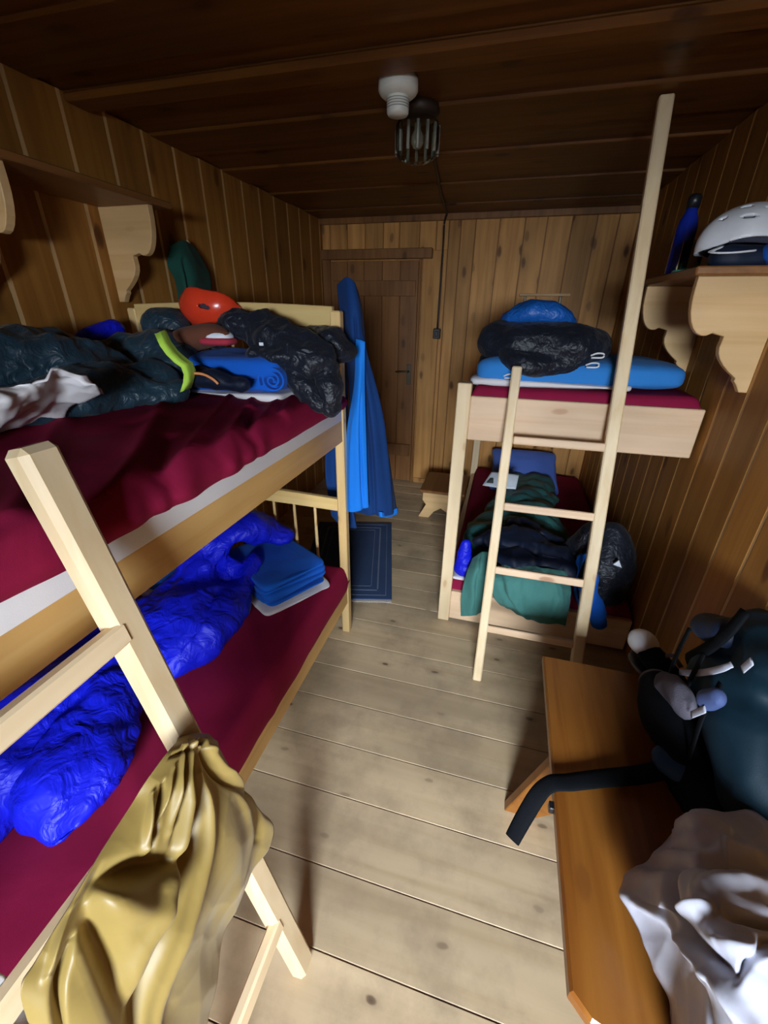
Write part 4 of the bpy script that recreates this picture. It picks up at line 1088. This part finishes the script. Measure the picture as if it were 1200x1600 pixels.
garment('mesh_pocket', [([at(1040, 1070, x=.575), at(1060, 1085, x=.57), at(1072, 1105, x=.57)], (.040, .045, .035), (.7, 1, 1))], M['greymesh'], pk, .007, 3, ((14, .010, ISO),), BZ, seed=59)
garment('bottle_pocket', [([at(1105, 1095, x=.575), at(1120, 1090, x=.575)], (.026, .024), (.8, 1, 1))], M['steelblue'], pk, .006, 3, ((14, .006, ISO),), BZ, seed=60)
tube('frame_sheet_edge', [at(1165, 1148, z=.66), at(1172, 1175, z=.66), at(1160, 1195, z=.65)], .007, M['pillow'], pk, 8, 4, .5)
tube('compression_strap', [at(1062, 1050, x=.60), at(1085, 1052, x=.60), at(1110, 1049, x=.60), at(1130, 1044, x=.60), at(1144, 1038, x=.61)], .009, M['pale_trim'], pk, 8, 5, .25, (1, 0, 0))
for k, (a, b_, w) in enumerate((((1175, 1033, .60), (1160, 1046, .60), .010), ((1080, 1117, .56), (1102, 1108, .56), .009))):
    tube('strap_end', [at(a[0], a[1], x=a[2]), at((a[0]+b_[0])/2, (a[1]+b_[1])/2, x=a[2]), at(b_[0], b_[1], x=b_[2])], w, M['pale_trim'], pk, 8, 4, .2, (1, 0, 0))
garment('side_pocket', [([(.585, 1.12, .56), (.58, 1.0, .56), (.585, .90, .55)], (.055, .07, .05), (1, 1, 1))], M['strap'], pk, .009, 4, ((10, .012, ISO),), BZ, seed=52)
tube('haul_strap', [at(1075, 1030, x=.63), at(1110, 1010, x=.63), at(1140, 985, x=.64), at(1165, 955, x=.66)], .02, M['strap'], pk, 8, 5, .4, (1, 0, 0))
garment('hip_pad', [([at(1050, 1190, z=.53), at(1090, 1205, z=.54), at(1135, 1225, z=.53)], (.05, .065, .045), (1, 1, .55))], M['packnavy'], pk, .008, 5, ((8, .006, ISO),), BZ, seed=53).data.materials[0] = fabric('blue_pad', (.010, .06, .13), (.008, .045, .11), rough=.6, spec=.3)
tube('hip_belt', [at(1070, 1195, z=.53), at(1000, 1210, z=.485), at(940, 1216, z=.47), at(890, 1222, z=.468), at(862, 1224, z=.466), at(842, 1240, z=.43), at(820, 1275, z=.37), at(800, 1312, z=.32)], (.026, .026, .025, .024, .023, .023, .022, .02), M['strap'], pk, 10, 6, .25, (0, 0, 1))
box('belt_buckle', at(846, 1258, z=.42)+Vector((.018, -.01, -.01)), at(846, 1258, z=.42)+Vector((.030, .012, .012)), M['dark'], pk, .002)
g = garment('shoe_bag', [([(.62, 1.20, .50), (.64, 1.12, .51), (.66, 1.05, .52)], (.055, .06, .05), (1, 1, .8))], M['greymesh'], None, .007, 3, ((12, .008, ISO),), BZ, seed=54)
meta(g, 'grey mesh pouch lying between the shoe and the teal backpack', 'pouch')
# trail shoe with pale toe
sh = empty('trail_shoe', 'black trail shoe with a pale round toe at the far end of bench', 'shoe', (.63, 1.3, BZ))
A_, B_ = at(1006, 1010, z=.52), at(1050, 1062, z=.50)
dd = (B_-A_)
garment('upper', [([A_+dd*.25, A_+dd*.6, A_+dd*1.1], (.045, .046, .042), (1, 1, .9))], M['strap'], sh, .006, 4, ((20, .004, ISO),), BZ, seed=55)
quad('toe_cap', A_+Vector((-.004, .006, .012)), (.046, .052, .040), M['white'], sh, ex=.9, ez=.85, rot=(0, 0, R(20)), sub=4)
quad('sole', A_+dd*.55+Vector((0, 0, -.045)), (.050, .105, .014), M['dark'], sh, ex=.7, ez=.5, rot=(0, 0, math.atan2(dd.y, dd.x)-R(90)), sub=4)
tube('pull_tab', [A_+dd*.55+Vector((.01, .0, .04)), A_+dd*.7+Vector((.02, .01, .055)), A_+dd*.85+Vector((.03, 0, .04))], .010, M['greymesh'], sh, 8, 4, .4)
g = quad('folded_pouch', at(1150, 1178, z=.60), (.04, .03, .016), M['white'], None, ex=.6, ez=.6, rot=(R(20), R(10), R(20)), sub=4)
g.data.materials[0] = M['pillow']
meta(g, 'small pale blue folded item between backpack and white bag', 'pouch')

# white plastic bag in the near right corner
T_ = lambda px, py, z: at(px, py, z=z)
rows = [[T_(1040, 1312, .47), T_(1075, 1280, .60), T_(1110, 1262, .66), T_(1160, 1272, .64), T_(1215, 1285, .60), T_(1290, 1300, .55)],
        [T_(1012, 1340, .48), T_(1062, 1318, .66), T_(1115, 1310, .70), T_(1165, 1318, .70), T_(1225, 1330, .66), T_(1330, 1340, .56)],
        [T_(968, 1392, .52), T_(1030, 1390, .68), T_(1100, 1385, .76), T_(1170, 1382, .77), T_(1250, 1390, .72), T_(1400, 1400, .56)],
        [T_(1003, 1462, .52), T_(1050, 1450, .70), T_(1110, 1445, .78), T_(1180, 1440, .80), T_(1280, 1450, .74), T_(1450, 1460, .56)],
        [T_(1030, 1522, .50), T_(1070, 1510, .70), T_(1125, 1505, .78), T_(1195, 1505, .80), T_(1300, 1520, .74), T_(1500, 1560, .56)],
        [T_(1052, 1575, .46), T_(1085, 1570, .66), T_(1135, 1575, .75), T_(1205, 1580, .77), T_(1320, 1600, .72), T_(1540, 1660, .52)],
        [T_(1052, 1650, .40), T_(1085, 1665, .55), T_(1140, 1690, .66), T_(1220, 1720, .68), T_(1350, 1760, .62), T_(1600, 1800, .48)],
        [T_(1040, 1760, .28), T_(1080, 1800, .36), T_(1150, 1850, .45), T_(1240, 1900, .48), T_(1400, 1950, .46), T_(1650, 1950, .40)]]
wb_ = sheet('plastic_bag', rows, 170, 170, M['tote'], None, ((4, .022, ISO, 'n'), (7, .024, ISO), (15, .010, ISO), (34, .002, ISO)),
    ((.20, .20, .22, .42, -.035, .030), (.22, .42, .45, .62, -.030, .03), (.22, .36, .45, .36, .022, .022), (.45, .36, .75, .45, -.030, .025), (.02, .30, .30, .62, .018, .025), (.30, .60, .62, .85, .020, .03),
     (.05, .18, .9, .20, -.034, .025), (.35, .28, .75, .26, .022, .03), (.48, .62, .62, .50, -.020, .018), (.15, .60, .45, .95, -.016, .02), (.12, .04, .5, .10, .02, .02), (.1, .12, .45, .15, -.02, .02), (.40, .48, .70, .58, .018, .035)), thick=.003, seed=6,
    hook=lambda p: Vector((min(p.x, .795), p.y, p.z)))
meta(wb_, 'large crumpled white plastic bag on the near end of bench', 'bag')
